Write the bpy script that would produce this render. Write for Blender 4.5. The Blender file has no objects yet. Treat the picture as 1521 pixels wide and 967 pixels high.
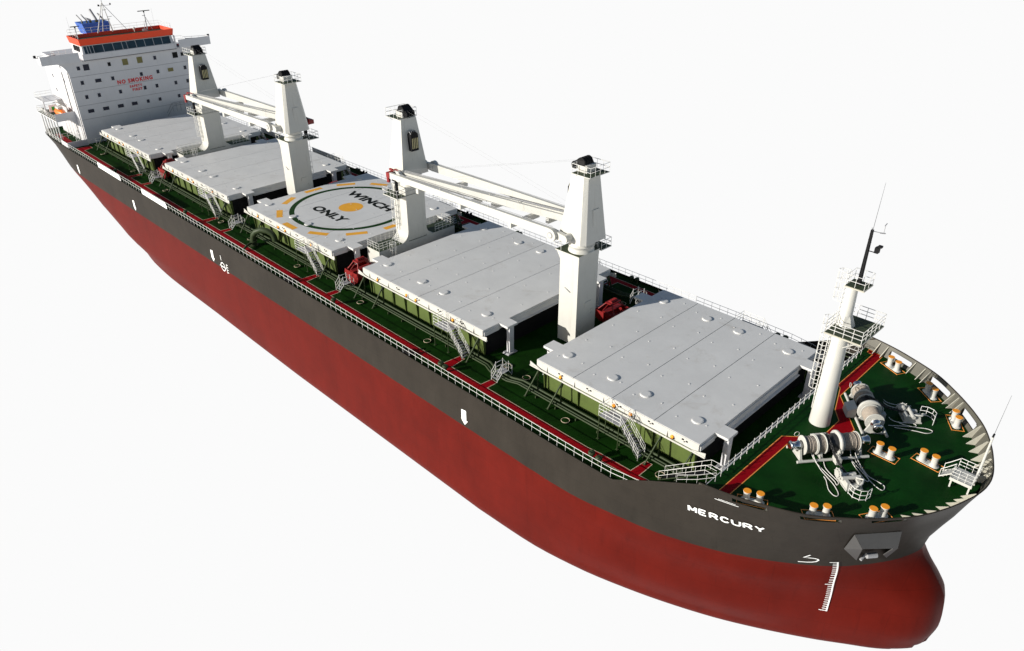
import bpy, math, random
from mathutils import Vector, Matrix
random.seed(7)
S = bpy.context.scene
COL = S.collection
PI = math.pi

# ------------------------------------------------------------------ materials
def nodes(m):
    m.use_nodes = True
    return m.node_tree.nodes, m.node_tree.links, m.node_tree.nodes['Principled BSDF']

def mat(name, col, rough=0.5, metal=0.0, var=0.10, scale=0.6, bump=0.0, spec=0.5, streak=0.0, stain=None):
    m = bpy.data.materials.new(name)
    N, L, B = nodes(m)
    B.inputs['Roughness'].default_value = rough
    B.inputs['Metallic'].default_value = metal
    B.inputs['Specular IOR Level'].default_value = spec
    tc = N.new('ShaderNodeTexCoord')
    mp = N.new('ShaderNodeMapping'); L.new(tc.outputs['Object'], mp.inputs['Vector'])
    n1 = N.new('ShaderNodeTexNoise'); n1.inputs['Scale'].default_value = scale
    n1.inputs['Detail'].default_value = 8; n1.inputs['Roughness'].default_value = 0.65
    L.new(mp.outputs['Vector'], n1.inputs['Vector'])
    cr = N.new('ShaderNodeValToRGB')
    cr.color_ramp.elements[0].position = 0.30; cr.color_ramp.elements[1].position = 0.72
    k0, k1 = 1 - var, 1 + var * 0.6
    cr.color_ramp.elements[0].color = (col[0]*k0, col[1]*k0, col[2]*k0, 1)
    cr.color_ramp.elements[1].color = (min(1, col[0]*k1), min(1, col[1]*k1), min(1, col[2]*k1), 1)
    L.new(n1.outputs['Fac'], cr.inputs['Fac'])
    last = cr.outputs['Color']
    if streak or stain:      # dirt: long vertical runs, or blotches with an outline of their own
        for kind, amt, tint in (('streak', streak, (.50, .44, .36)), ('stain', stain or 0, (.52, .45, .36))):
            if not amt: continue
            m2 = N.new('ShaderNodeMapping'); m2.inputs['Scale'].default_value = (1.6, 1.6, .10) if kind == 'streak' else (.8, .8, .8)
            L.new(tc.outputs['Object'], m2.inputs['Vector'])
            n3 = N.new('ShaderNodeTexNoise'); n3.inputs['Scale'].default_value = 2.2 if kind == 'streak' else .55
            n3.inputs['Detail'].default_value = 10; n3.inputs['Roughness'].default_value = .72
            n3.inputs['Distortion'].default_value = .4
            L.new(m2.outputs['Vector'], n3.inputs['Vector'])
            r3 = N.new('ShaderNodeValToRGB'); r3.color_ramp.elements[0].position = .56; r3.color_ramp.elements[1].position = .74
            r3.color_ramp.elements[0].color = (0, 0, 0, 1); r3.color_ramp.elements[1].color = (amt, amt, amt, 1)
            L.new(n3.outputs['Fac'], r3.inputs['Fac'])
            mm = N.new('ShaderNodeMix'); mm.data_type = 'RGBA'; mm.blend_type = 'MULTIPLY'
            L.new(r3.outputs['Color'], mm.inputs['Factor']); L.new(last, mm.inputs[6]); mm.inputs[7].default_value = tint + (1,)
            last = mm.outputs[2]
    L.new(last, B.inputs['Base Color'])
    if bump:
        n2 = N.new('ShaderNodeTexNoise'); n2.inputs['Scale'].default_value = scale * 6
        n2.inputs['Detail'].default_value = 5
        L.new(tc.outputs['Object'], n2.inputs['Vector'])
        b = N.new('ShaderNodeBump'); b.inputs['Strength'].default_value = bump
        b.inputs['Distance'].default_value = 0.05
        L.new(n2.outputs['Fac'], b.inputs['Height']); L.new(b.outputs['Normal'], B.inputs['Normal'])
    return m

M = {}
M['white'] = mat('white_paint', (0.54, 0.53, 0.49), 0.45, streak=.40, var=0.06, scale=0.5, bump=0.04)
M['housewhite'] = mat('house_paint', (0.59, 0.585, 0.60), 0.5, streak=.25, var=0.05, scale=0.4, bump=0.03)
M['rail'] = mat('rail_paint', (0.70, 0.69, 0.66), 0.4, var=0.03)
M['cover'] = mat('hatch_cover_paint', (0.62, 0.612, 0.60), 0.55, stain=.38, var=0.08, scale=0.28, bump=0.06)
M['seam'] = mat('panel_gap_rubber', (0.10, 0.10, 0.11), 0.8, var=0.2)
M['deck'] = mat('green_deck_paint', (0.005, 0.028, 0.002), 0.75, var=0.5, scale=0.45, bump=0.12, spec=0.05, stain=.6)
M['fcdeck'] = mat('forecastle_deck_paint', (0.004, 0.035, 0.004), 0.5, var=0.4, scale=0.35, bump=0.10, spec=0.05, stain=.5)
M['coaming'] = mat('olive_coaming_paint', (0.078, 0.112, 0.022), 0.55, streak=.5, var=0.16, scale=1.2, bump=0.06)
M['pipegreen'] = mat('green_pipe_paint', (0.036, 0.052, 0.022), 0.5, spec=.2, var=0.12)
M['darkgreen'] = mat('dark_green_grating', (0.030, 0.045, 0.018), 0.7, var=0.25, scale=2)
M['red'] = mat('red_walkway_paint', (0.25, 0.002, 0.006), 0.6, var=0.14, scale=2.0, spec=0.05)
M['line'] = mat('walkway_edge_paint', (0.50, 0.40, 0.28), 0.6, var=0.1)
M['orangeline'] = mat('orange_edge_paint', (0.85, 0.30, 0.06), 0.6, var=0.1)
M['redmach'] = mat('red_grab_paint', (0.22, 0.004, 0.004), 0.5, var=0.2, scale=1.5)
M['orange'] = mat('orange_paint', (0.95, 0.34, 0.015), 0.5, var=0.08, scale=2)
M['heli'] = mat('ochre_marking_paint', (0.80, 0.37, 0.02), 0.6, var=0.10, scale=1.5)
M['heligreen'] = mat('green_marking_paint', (0.010, 0.042, 0.008), 0.7, spec=.1, var=0.2)
M['black'] = mat('black_marking_paint', (0.008, 0.010, 0.008), 0.7, spec=.1, var=0.2)
M['fascia'] = mat('orange_red_fascia_paint', (0.78, 0.050, 0.002), 0.5, var=0.07)
M['blue'] = mat('blue_funnel_paint', (0.006, 0.085, 0.42), 0.4, var=0.08)
M['glass'] = mat('dark_window_glass', (0.008, 0.012, 0.030), 0.25, var=0.2, spec=0.3)
M['glassblue'] = mat('bridge_window_glass', (0.015, 0.035, 0.05), 0.12, var=0.5, scale=0.5, spec=0.5)
M['olive'] = mat('olive_window_blind', (0.16, 0.14, 0.035), 0.5, var=0.1)
M['grey'] = mat('grey_steel_paint', (0.30, 0.30, 0.31), 0.5, var=0.1)
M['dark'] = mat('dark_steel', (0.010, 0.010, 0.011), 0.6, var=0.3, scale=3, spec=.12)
M['wingfloor'] = mat('dark_wing_deck_paint', (0.085, 0.085, 0.09), 0.6, var=0.15)
M['cream'] = mat('cream_sheave_paint', (0.55, 0.48, 0.25), 0.5, var=0.1)
M['bulwark'] = mat('bulwark_inner_paint', (0.088, 0.083, 0.065), 0.55, var=0.12, scale=0.8, bump=0.04)
M['stiff'] = mat('pale_bracket_paint', (0.42, 0.40, 0.33), 0.5, var=0.1, scale=1.5)
M['pocket'] = mat('anchor_pocket_paint', (0.055, 0.053, 0.052), 0.6, var=0.1)
M['steel'] = mat('bare_steel', (0.62, 0.64, 0.68), 0.18, metal=1.0, var=0.15, scale=4)
M['winch'] = mat('winch_paint', (0.50, 0.49, 0.45), 0.45, var=0.12, scale=1.5, bump=0.05)
M['rope'] = mat('rope_fibre', (0.34, 0.29, 0.24), 0.85, var=0.25, scale=6, bump=0.3)
M['ropewhite'] = mat('pale_rope_fibre', (0.66, 0.64, 0.60), 0.85, var=0.15, scale=6)
M['chain'] = mat('black_chain', (0.02, 0.02, 0.02), 0.5, var=0.3, scale=4)
M['textred'] = mat('red_lettering_paint', (0.62, 0.010, 0.012), 0.5, var=0.05)
M['marks'] = mat('white_lettering_paint', (0.90, 0.90, 0.88), 0.5, var=0.03)
M['lifeorange'] = mat('lifeboat_orange', (0.85, 0.17, 0.01), 0.4, var=0.06)
M['yellow'] = mat('yellow_paint', (0.75, 0.45, 0.02), 0.5, var=0.06)
M['signgreen'] = mat('sign_green_paint', (0.02, 0.45, 0.06), 0.5, var=0.05)

def hull_material():
    m = bpy.data.materials.new('hull_paint')
    N, L, B = nodes(m)
    B.inputs['Roughness'].default_value = 0.5
    B.inputs['Specular IOR Level'].default_value = 0.05
    tc = N.new('ShaderNodeTexCoord')
    sep = N.new('ShaderNodeSeparateXYZ'); L.new(tc.outputs['Object'], sep.inputs['Vector'])
    # paint boundary at the load line
    w = N.new('ShaderNodeTexNoise'); w.inputs['Scale'].default_value = 0.7; w.inputs['Detail'].default_value = 6
    L.new(tc.outputs['Object'], w.inputs['Vector'])
    ma = N.new('ShaderNodeMath'); ma.operation = 'MULTIPLY_ADD'
    ma.inputs[1].default_value = 0.16; ma.inputs[2].default_value = -0.08
    L.new(w.outputs['Fac'], ma.inputs[0])
    ad = N.new('ShaderNodeMath'); ad.operation = 'ADD'
    L.new(sep.outputs['Z'], ad.inputs[0]); L.new(ma.outputs[0], ad.inputs[1])
    mr = N.new('ShaderNodeMapRange'); mr.inputs['From Min'].default_value = -4.32; mr.inputs['From Max'].default_value = -4.28
    L.new(ad.outputs[0], mr.inputs['Value'])
    def varied(c, sc, v, stretch):
        mp = N.new('ShaderNodeMapping'); mp.inputs['Scale'].default_value = stretch
        L.new(tc.outputs['Object'], mp.inputs['Vector'])
        n = N.new('ShaderNodeTexNoise'); n.inputs['Scale'].default_value = sc
        n.inputs['Detail'].default_value = 9; n.inputs['Roughness'].default_value = 0.68
        L.new(mp.outputs['Vector'], n.inputs['Vector'])
        r = N.new('ShaderNodeValToRGB')
        r.color_ramp.elements[0].position = 0.32; r.color_ramp.elements[1].position = 0.70
        r.color_ramp.elements[0].color = tuple(x * (1 - v) for x in c) + (1,)
        r.color_ramp.elements[1].color = tuple(x * (1 + v * .6) for x in c) + (1,)
        L.new(n.outputs['Fac'], r.inputs['Fac'])
        return r.outputs['Color']
    grey = varied((0.031, 0.026, 0.021), 0.30, 0.22, (1, 1, 0.5))
    red = varied((0.104, 0.0070, 0.0035), 0.22, 0.20, (1, 1, 0.6))
    mx = N.new('ShaderNodeMix'); mx.data_type = 'RGBA'
    L.new(mr.outputs['Result'], mx.inputs['Factor']); L.new(red, mx.inputs[6]); L.new(grey, mx.inputs[7])
    # long thin scuff streaks
    mp = N.new('ShaderNodeMapping'); mp.inputs['Scale'].default_value = (0.5, 0.5, 0.035)
    mp.inputs['Rotation'].default_value = (0, math.radians(14), 0)
    L.new(tc.outputs['Object'], mp.inputs['Vector'])
    n3 = N.new('ShaderNodeTexNoise'); n3.inputs['Scale'].default_value = 3.0; n3.inputs['Detail'].default_value = 4
    L.new(mp.outputs['Vector'], n3.inputs['Vector'])
    r3 = N.new('ShaderNodeValToRGB'); r3.color_ramp.elements[0].position = 0.28; r3.color_ramp.elements[0].color = (0.62, 0.62, 0.62, 1)
    r3.color_ramp.elements[1].position = 0.40; r3.color_ramp.elements[1].color = (1, 1, 1, 1)
    L.new(n3.outputs['Fac'], r3.inputs['Fac'])
    mu = N.new('ShaderNodeMix'); mu.data_type = 'RGBA'; mu.blend_type = 'MULTIPLY'; mu.inputs['Factor'].default_value = 0.30
    L.new(mx.outputs[2], mu.inputs[6]); L.new(r3.outputs['Color'], mu.inputs[7])
    sw = N.new('ShaderNodeCombineXYZ'); L.new(sep.outputs['X'], sw.inputs['X']); L.new(sep.outputs['Z'], sw.inputs['Y'])
    br = N.new('ShaderNodeTexBrick'); br.inputs['Scale'].default_value = 1.0; br.inputs['Brick Width'].default_value = 8.0; br.inputs['Row Height'].default_value = 2.3
    br.inputs['Mortar Size'].default_value = .022; br.inputs['Mortar Smooth'].default_value = .3
    br.inputs['Color1'].default_value = (1, 1, 1, 1); br.inputs['Color2'].default_value = (.955, .955, .955, 1); br.inputs['Mortar'].default_value = (.80, .80, .80, 1)
    L.new(sw.outputs[0], br.inputs['Vector'])
    m9 = N.new('ShaderNodeMix'); m9.data_type = 'RGBA'; m9.blend_type = 'MULTIPLY'; m9.inputs['Factor'].default_value = 1.0
    L.new(mu.outputs[2], m9.inputs[6]); L.new(br.outputs['Color'], m9.inputs[7])
    L.new(m9.outputs[2], B.inputs['Base Color'])
    nb = N.new('ShaderNodeTexNoise'); nb.inputs['Scale'].default_value = 0.55; nb.inputs['Detail'].default_value = 4
    L.new(tc.outputs['Object'], nb.inputs['Vector'])
    b = N.new('ShaderNodeBump'); b.inputs['Strength'].default_value = 0.10; b.inputs['Distance'].default_value = 0.12
    L.new(nb.outputs['Fac'], b.inputs['Height']); L.new(b.outputs['Normal'], B.inputs['Normal'])
    return m
M['hull'] = hull_material()

# ------------------------------------------------------------------ mesh builder
class MB:
    def __init__(s, *mats):
        s.v = []; s.f = []; s.mi = []; s.sm = []; s.mats = list(mats) or ['white']; s.cur = 0
    def use(s, m):
        if m not in s.mats: s.mats.append(m)
        s.cur = s.mats.index(m); return s
    def add(s, vs, fs, smooth=False):
        o = len(s.v); s.v += [tuple(p) for p in vs]
        for f in fs:
            s.f.append(tuple(i + o for i in f)); s.mi.append(s.cur); s.sm.append(smooth)
        return s
    def box(s, x0, x1, y0, y1, z0, z1):
        if x0 > x1: x0, x1 = x1, x0
        if y0 > y1: y0, y1 = y1, y0
        if z0 > z1: z0, z1 = z1, z0
        return s.add([(x0,y0,z0),(x1,y0,z0),(x1,y1,z0),(x0,y1,z0),(x0,y0,z1),(x1,y0,z1),(x1,y1,z1),(x0,y1,z1)],
                     [(0,3,2,1),(4,5,6,7),(0,1,5,4),(1,2,6,5),(2,3,7,6),(3,0,4,7)])
    def hexa(s, lo, hi):      # two rings of equal length (lists of 3D points)
        n = len(lo)
        fs = [tuple(range(n))[::-1], tuple(range(n, 2*n))]
        for i in range(n):
            j = (i+1) % n; fs.append((i, j, n+j, n+i))
        return s.add(lo + hi, fs)
    def prism(s, poly, axis, a, b):
        def P(u, w, t):
            return {'x': (t, u, w), 'y': (u, t, w), 'z': (u, w, t)}[axis]
        return s.hexa([P(u, w, a) for u, w in poly], [P(u, w, b) for u, w in poly])
    def cyl(s, p0, p1, r0, r1=None, n=12, smooth=True, caps=True):
        if r1 is None: r1 = r0
        p0 = Vector(p0); p1 = Vector(p1); d = (p1 - p0)
        if d.length < 1e-6: return s
        d.normalize()
        a = d.orthogonal().normalized() if abs(d.z) < .9 else Vector((1, 0, 0)) - d * d.x
        a.normalize(); b = d.cross(a)
        vs = []
        for p, r in ((p0, r0), (p1, r1)):
            for i in range(n):
                t = 2*PI*i/n; vs.append(p + a*(r*math.cos(t)) + b*(r*math.sin(t)))
        s.add(vs, [(i, (i+1) % n, n+(i+1) % n, n+i) for i in range(n)], smooth)
        if caps:
            s.add(vs, [tuple(range(n))[::-1], tuple(range(n, 2*n))])
        return s
    def lathe(s, p0, d, prof, n=20, smooth=True):
        p0 = Vector(p0); d = Vector(d).normalized()
        a = d.orthogonal().normalized(); b = d.cross(a)
        vs = []
        for t, r in prof:
            for i in range(n):
                q = 2*PI*i/n; vs.append(p0 + d*t + a*(r*math.cos(q)) + b*(r*math.sin(q)))
        fs = []
        for k in range(len(prof)-1):
            for i in range(n):
                j = (i+1) % n; fs.append((k*n+i, k*n+j, (k+1)*n+j, (k+1)*n+i))
        s.add(vs, fs, smooth)
        s.add(vs[:n], [tuple(range(n))[::-1]]); s.add(vs[-n:], [tuple(range(n))])
        return s
    def tube(s, pts, r, n=5, closed=False, smooth=True):
        pts = [Vector(p) for p in pts]
        m = len(pts); rings = []
        up = Vector((0.013, 0.021, 1)).normalized(); prev = None
        for i in range(m):
            if closed: d = pts[(i+1) % m] - pts[i-1]
            elif i == 0: d = pts[1] - pts[0]
            elif i == m-1: d = pts[-1] - pts[-2]
            else: d = (pts[i+1]-pts[i]).normalized() + (pts[i]-pts[i-1]).normalized()
            if d.length < 1e-7: d = Vector((1, 0, 0))
            d.normalize()
            a = (prev - d*prev.dot(d)) if prev else (up.cross(d) if abs(d.z) < .95 else Vector((1, 0, 0)).cross(d))
            if a.length < 1e-5: a = d.orthogonal()
            a.normalize(); prev = a; b = d.cross(a)
            rings.append([pts[i] + a*(r*math.cos(2*PI*k/n)) + b*(r*math.sin(2*PI*k/n)) for k in range(n)])
        vs = [p for q in rings for p in q]; fs = []
        for i in range(m if closed else m-1):
            j = (i+1) % m
            for k in range(n):
                l = (k+1) % n; fs.append((i*n+k, i*n+l, j*n+l, j*n+k))
        s.add(vs, fs, smooth)
        if not closed: s.add(rings[0] + rings[-1], [tuple(range(n))[::-1], tuple(range(n, 2*n))])
        return s
    def rail(s, pts, h=1.0, step=1.5, bars=(1.0, 0.55), r=0.035, closed=False, posts=True):
        pts = [Vector(p) for p in pts]
        if closed: pts = pts + [pts[0]]
        for b in bars:
            s.tube([p + Vector((0, 0, h*b)) for p in pts], r, 4)
        if posts:
            for a, b in zip(pts[:-1], pts[1:]):
                L = (b-a).length; n = max(1, round(L/step))
                for i in range(n):
                    p = a.lerp(b, i/n); s.cyl(p, p + Vector((0, 0, h)), r*.75, n=4, caps=False)
            s.cyl(pts[-1], pts[-1] + Vector((0, 0, h)), r*.9, n=4, caps=False)
        return s
    def merge(s, o, fn=None):
        off = len(s.v)
        s.v += [tuple(fn(Vector(p))) if fn else p for p in o.v]
        idx = []
        for m in o.mats:
            if m not in s.mats: s.mats.append(m)
            idx.append(s.mats.index(m))
        for f, mi, sm in zip(o.f, o.mi, o.sm):
            s.f.append(tuple(i+off for i in f)); s.mi.append(idx[mi]); s.sm.append(sm)
        return s
    def build(s, name, parent=None, loc=(0, 0, 0), bevel=0.0, rotz=0.0):
        me = bpy.data.meshes.new(name); me.from_pydata(s.v, [], s.f)
        for m in s.mats: me.materials.append(M[m])
        me.polygons.foreach_set('material_index', s.mi)
        me.polygons.foreach_set('use_smooth', s.sm)
        me.update()
        o = bpy.data.objects.new(name, me); COL.objects.link(o)
        o.location = loc; o.rotation_euler.z = rotz
        if parent: o.parent = parent
        if bevel:
            b = o.modifiers.new('bevel', 'BEVEL'); b.width = bevel; b.segments = 2; b.limit_method = 'ANGLE'; b.angle_limit = math.radians(40)
        return o

def tag(o, label=None, cat=None, group=None, kind=None):
    for k, v in (('label', label), ('category', cat), ('group', group), ('kind', kind)):
        if v: o[k] = v
    return o
def empty(name, loc, rz=0, parent=None):
    o = bpy.data.objects.new(name, None); COL.objects.link(o)
    o.location = loc; o.rotation_euler = (0, 0, rz); o.empty_display_size = .5
    if parent: o.parent = parent
    return o
def dup(o, loc, parent=None, rotz=None):
    c = o.copy(); COL.objects.link(c); c.parent = parent if parent else o.parent; c.location = loc
    if rotz is not None: c.rotation_euler.z = rotz
    for ch in list(o.children):
        if ch.name in MADE: pass
        g = ch.copy(); COL.objects.link(g); g.parent = c
        for q in list(ch.children):
            d = q.copy(); COL.objects.link(d); d.parent = g
    return c
MADE = set()

def text_mesh(body, size=1.0, bold=0.0, spacing=1.0, line=1.0, align='CENTER'):
    cu = bpy.data.curves.new('lettering', 'FONT')
    cu.body = body; cu.size = size; cu.offset = bold; cu.space_character = spacing; cu.space_line = line
    cu.align_x = align; cu.align_y = 'CENTER'; cu.resolution_u = 3
    ob = bpy.data.objects.new('lettering', cu); COL.objects.link(ob)
    dg = bpy.context.evaluated_depsgraph_get(); me = bpy.data.meshes.new_from_object(ob.evaluated_get(dg))
    vs = [tuple(v.co) for v in me.vertices]; fs = [tuple(p.vertices) for p in me.polygons]
    bpy.data.objects.remove(ob); bpy.data.curves.remove(cu); bpy.data.meshes.remove(me)
    return vs, fs
def lettering(name, body, fn, m, parent, size=1.0, bold=0.0, fit=None, spacing=1.0, line=1.0, sub=0):
    """fn maps flat letter coordinates (u,v in 0..1 box if fit) to a point on the painted surface"""
    vs, fs = text_mesh(body, size, bold, spacing, line)
    if fit:
        us = [v[0] for v in vs]; ws = [v[1] for v in vs]
        u0, u1, w0, w1 = min(us), max(us), min(ws), max(ws)
        vs = [((v[0]-u0)/(u1-u0), (v[1]-w0)/(w1-w0)) for v in vs]
    mb = MB(m); mb.add([fn(v[0], v[1]) for v in vs], fs)
    return mb.build(name, parent)

# ------------------------------------------------------------------ hull form
#HULL-BEGIN
def interp(t, x):
    if x <= t[0][0]: return t[0][1]
    if x >= t[-1][0]: return t[-1][1]
    for i in range(len(t)-1):
        if t[i][0] <= x <= t[i+1][0]:
            h = t[i+1][0]-t[i][0]; s = (x-t[i][0])/h
            d = (t[i+1][1]-t[i][1])/h
            dm = d if i == 0 else (t[i][1]-t[i-1][1])/(t[i][0]-t[i-1][0])
            dp = d if i == len(t)-2 else (t[i+2][1]-t[i+1][1])/(t[i+2][0]-t[i+1][0])
            def sl(a, b): return 0.0 if a*b <= 0 else 2*a*b/(a+b)
            m0 = d if i == 0 else sl(dm, d)
            m1 = d if i == len(t)-2 else sl(d, dp)
            return (t[i][1]*(2*s**3-3*s*s+1) + h*m0*(s**3-2*s*s+s) + t[i+1][1]*(-2*s**3+3*s*s) + h*m1*(s**3-s*s))
def lin(t, x):
    if x <= t[0][0]: return t[0][1]
    for (a, b), (c, d) in zip(t[:-1], t[1:]):
        if x <= c: return b + (d-b)*(x-a)/(c-a)
    return t[-1][1]
# fraction of the way from x=X0 to the stem at each level against half breadth
X0 = -22.0
def tab(tip, pts): return [((x-X0)/(tip-X0), y) for x, y in pts] + [(1.0, 0.0)]
LEV = [ # z, tip x, bow half breadths, stern half breadths
 (4.35, 18.62, [(-22,16),(-4,16),(0,15.85),(3.5,15.3),(5.7,14.8),(7.8,14.05),(10.3,12.9),(12.5,11.2),(14.05,9.75),(15.15,8.55),(16.1,7.3),(17.3,5.0),(18.1,2.8),(18.45,1.5),(18.58,.6)]),
 (0.5, 17.35, [(-22,16),(-10,16),(-5,15.9),(-1,15.3),(3.5,14.1),(7.5,12.5),(10.5,10.6),(12.5,8.6),(14.3,6.2),(15.8,3.8),(16.7,2.0),(17.15,.9)]),
 (-4.3, 15.9, [(-22,16),(-13,16),(-9,15.85),(-4.9,15.15),(-1.7,14.5),(3.5,12.6),(7.1,10.6),(10.5,8.1),(11.9,6.8),(14.3,3.7),(15.4,1.6),(15.8,.5)]),
 (-6.0, 17.3, [(-22,16),(-14,16),(-9,15.75),(-4.9,15.0),(-1.7,14.2),(3.5,12.4),(7.1,10.5),(10.5,8.0),(12.3,6.3),(14.3,4.1),(15.6,2.6),(16.6,1.4),(17.15,.5)]),
 (-8.2, 18.75, [(-22,16),(-15,15.95),(-9,15.55),(-3.4,14.2),(1.6,12.6),(6.1,10.5),(11,7.2),(13,5.6),(15,4.2),(16.5,3.2),(17.6,2.3),(18.4,1.2)]),
 (-11.0, 19.05, [(-22,16),(-15,15.85),(-9,15.25),(-3.4,13.95),(1.6,12.3),(6.1,10.3),(11.3,6.8),(13.5,5.5),(15.5,4.3),(17,3.4),(18.1,2.4),(18.8,1.2)]),
 (-13.8, 18.7, [(-22,16),(-15,15.65),(-9.1,14.7),(-3.4,13.1),(1.6,11.25),(6.1,9.2),(11.6,6.3),(13.9,4.9),(16,3.6),(17.5,2.3),(18.4,1.1)]),
]
STERN = [ # z, stern x, table x->hb  (from aft to forward)
 (0.12, -155, [(-155,13.8),(-153.5,14.9),(-150,15.7),(-143,15.97),(-135,16),(-22,16)]),
 (-4.3, -153, [(-153,10.5),(-148,13.5),(-141,15.4),(-134,15.95),(-126,16),(-22,16)]),
 (-6.0, -150, [(-150,8.0),(-145,12.0),(-137,15.1),(-128,15.98),(-120,16),(-22,16)]),
 (-8.2, -147, [(-147,4.5),(-141,10.2),(-134,13.9),(-126,15.7),(-118,16),(-110,16),(-22,16)]),
 (-11.0, -146, [(-146,1.5),(-138,7.5),(-130,12.2),(-121,15.1),(-112,15.95),(-102,16),(-22,16)]),
 (-13.8, -145, [(-145,.8),(-135,4.5),(-127,9.0),(-117,13.3),(-108,15.0),(-98,15.55),(-80,15.7),(-60,16),(-22,16)]),
]
def topz(x): return lin([(-200, .12), (-4.6, .12), (-1.0, 2.05), (3.6, 4.35), (40, 4.35)], x)
def level_tab(z, tabs):
    zs = [q[0] for q in tabs]
    if z >= zs[0]: return 0, 0, 0.0
    for i in range(len(zs)-1):
        if zs[i] >= z >= zs[i+1]: return i, i+1, (zs[i]-z)/(zs[i]-zs[i+1])
    return len(zs)-1, len(zs)-1, 0.0
def tip(z):
    return interp(sorted((q[0], q[1]) for q in LEV), z)
def tipb(z):
    zz = max(-13.8, z); t = tip(zz)
    if z < -13.8:
        q = min(1.0, (-13.8-z)/2.0); t -= 1.9*(1-math.sqrt(max(0, 1-q*q)))
    return t
_bt = [tab(q[1], q[2]) for q in LEV]
def hb_bow(u, z):     # u: 0 at x=X0, 1 at the stem of that level
    i, j, k = level_tab(z, LEV)
    if k == 0: return interp(_bt[i], u)
    a, b = max(0, i-1), min(len(LEV)-1, j+1)
    return interp([(LEV[q][0], interp(_bt[q], u)) for q in range(b, a-1, -1)], z)
def hb_stern(v, z):   # v: 0 at stern end of the level, 1 at x=X0
    i, j, k = level_tab(z, STERN)
    def at(q):
        x = q[1] + (X0-q[1])*v
        return interp(q[2], x)
    if k == 0: return at(STERN[i])
    a, b = max(0, i-1), min(len(STERN)-1, j+1)
    return interp([(STERN[q][0], at(STERN[q])) for q in range(b, a-1, -1)], z)
def stern_x(z):
    return interp(sorted((q[0], q[1]) for q in STERN), z)
def krise(x):     # the keel line lifts a little toward the stem
    return 1.15*(max(0.0, x-4)/14.5)**1.3
def hull_hb(x, z):
    if z < -11:
        k = krise(x)/4.8; z = max(-15.8, (z + 11*k)/(1-k))
    zz = max(-13.8, z)
    if x >= X0:
        u = (x-X0)/(tipb(z)-X0); h = hb_bow(min(1, u), zz)
    else:
        sx = stern_x(zz); h = hb_stern(max(0, (x-sx)/(X0-sx)), zz)
    if z < -13.8:
        r = min(2.0, h); q = min(1.0, (-13.8-z)/2.0)
        h = h - r + r*math.sqrt(max(0, 1-q*q))
    return h
#HULL-END
# ------------------------------------------------------------------ the ship
ship = empty('cargo_ship', (0, 0, 0))
tag(ship, 'long red and dark grey bulk cargo ship with five hatches and four white cranes', 'cargo ship')

# ---- hull shell
def build_hull():
    mb = MB('hull')
    zl = [0.12, -1.2, -2.8, -4.3, -5.0, -5.6, -6.2, -6.7, -7.2, -7.8, -8.5, -9.2, -9.9, -10.6, -11.3, -12.0, -12.7, -13.3, -13.8, -14.3, -14.8, -15.2, -15.5, -15.7, -15.8]
    ztop = [1.0, .86, .70, .5, .3, .12]      # fraction between z=0.12 and the sheer line (bow rise)
    us = [1-(1-i/46)**1.9 for i in range(47)]
    vsn = [0, .008, .018] + [.03+.0125*i for i in range(34)] + [.5, .6, .7, .8, .92]
    rows = []
    def colx():  # station descriptors
        return [('s', v) for v in vsn] + [('b', u) for u in us]
    st = colx()
    def pt(stn, z0, frac):
        k, t = stn
        if k == 's':
            zz = max(-13.8, z0); sx = stern_x(zz); x = sx + (X0-sx)*t; z = z0
            if frac is not None: z = .12
        else:
            zz = max(-13.8, z0)
            if frac is not None:
                # iterate because the sheer height depends on x
                z = .12 if frac == 0 else 4.35
                for _ in range(6):
                    x = X0 + (tip(z)-X0)*t; z = .12 + (topz(x)-.12)*frac
            else:
                z = z0
            x = X0 + ((tip(z) if frac is not None else tipb(z0))-X0)*t
        h = hull_hb(x, z) if not (k == 'b' and t >= 1) else 0.0
        if k == 'b' and t >= .9999: h = 0
        if z0 < -11 and frac is None:
            z = z0 + krise(x)*(-11-z0)/4.8; h = hull_hb(min(x, tipb(z0)-1e-6), z) if h else 0
        return x, h, z
    for f in [1.0, .8, .6, .4, .2]: rows.append([pt(s, .12, f) for s in st])
    for z in zl: rows.append([pt(s, z, None) for s in st])
    ns = len(st); nr = len(rows)
    for side in (-1, 1):
        vs = []
        for r in rows:
            for (x, h, z) in r: vs.append((x, side*h, z))
        vs += [(x, 0, z) for (x, h, z) in rows[-1]]
        fs = []
        for i in range(nr-1):
            for j in range(ns-1):
                q = (i*ns+j, (i+1)*ns+j, (i+1)*ns+j+1, i*ns+j+1)
                fs.append(q if side < 0 else q[::-1])
        for j in range(ns-1):
            q = ((nr-1)*ns+j, nr*ns+j, nr*ns+j+1, (nr-1)*ns+j+1)
            fs.append(q if side < 0 else q[::-1])
        mb.add(vs, fs, True)
    # transom
    vs = []
    for r in rows[4:]:
        x, h, z = r[0]; vs += [(x, -h, z), (x, h, z)]
    mb.add(vs, [(2*i, 2*i+1, 2*i+3, 2*i+2) for i in range(len(vs)//2-1)])
    o = mb.build('hull', ship)
    import bmesh
    bm = bmesh.new(); bm.from_mesh(o.data)
    bmesh.ops.remove_doubles(bm, verts=bm.verts, dist=0.002)
    bmesh.ops.dissolve_degenerate(bm, edges=bm.edges, dist=0.0005)
    bmesh.ops.recalc_face_normals(bm, faces=bm.faces)
    bm.to_mesh(o.data); bm.free()
    return o
hull = build_hull()

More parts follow.
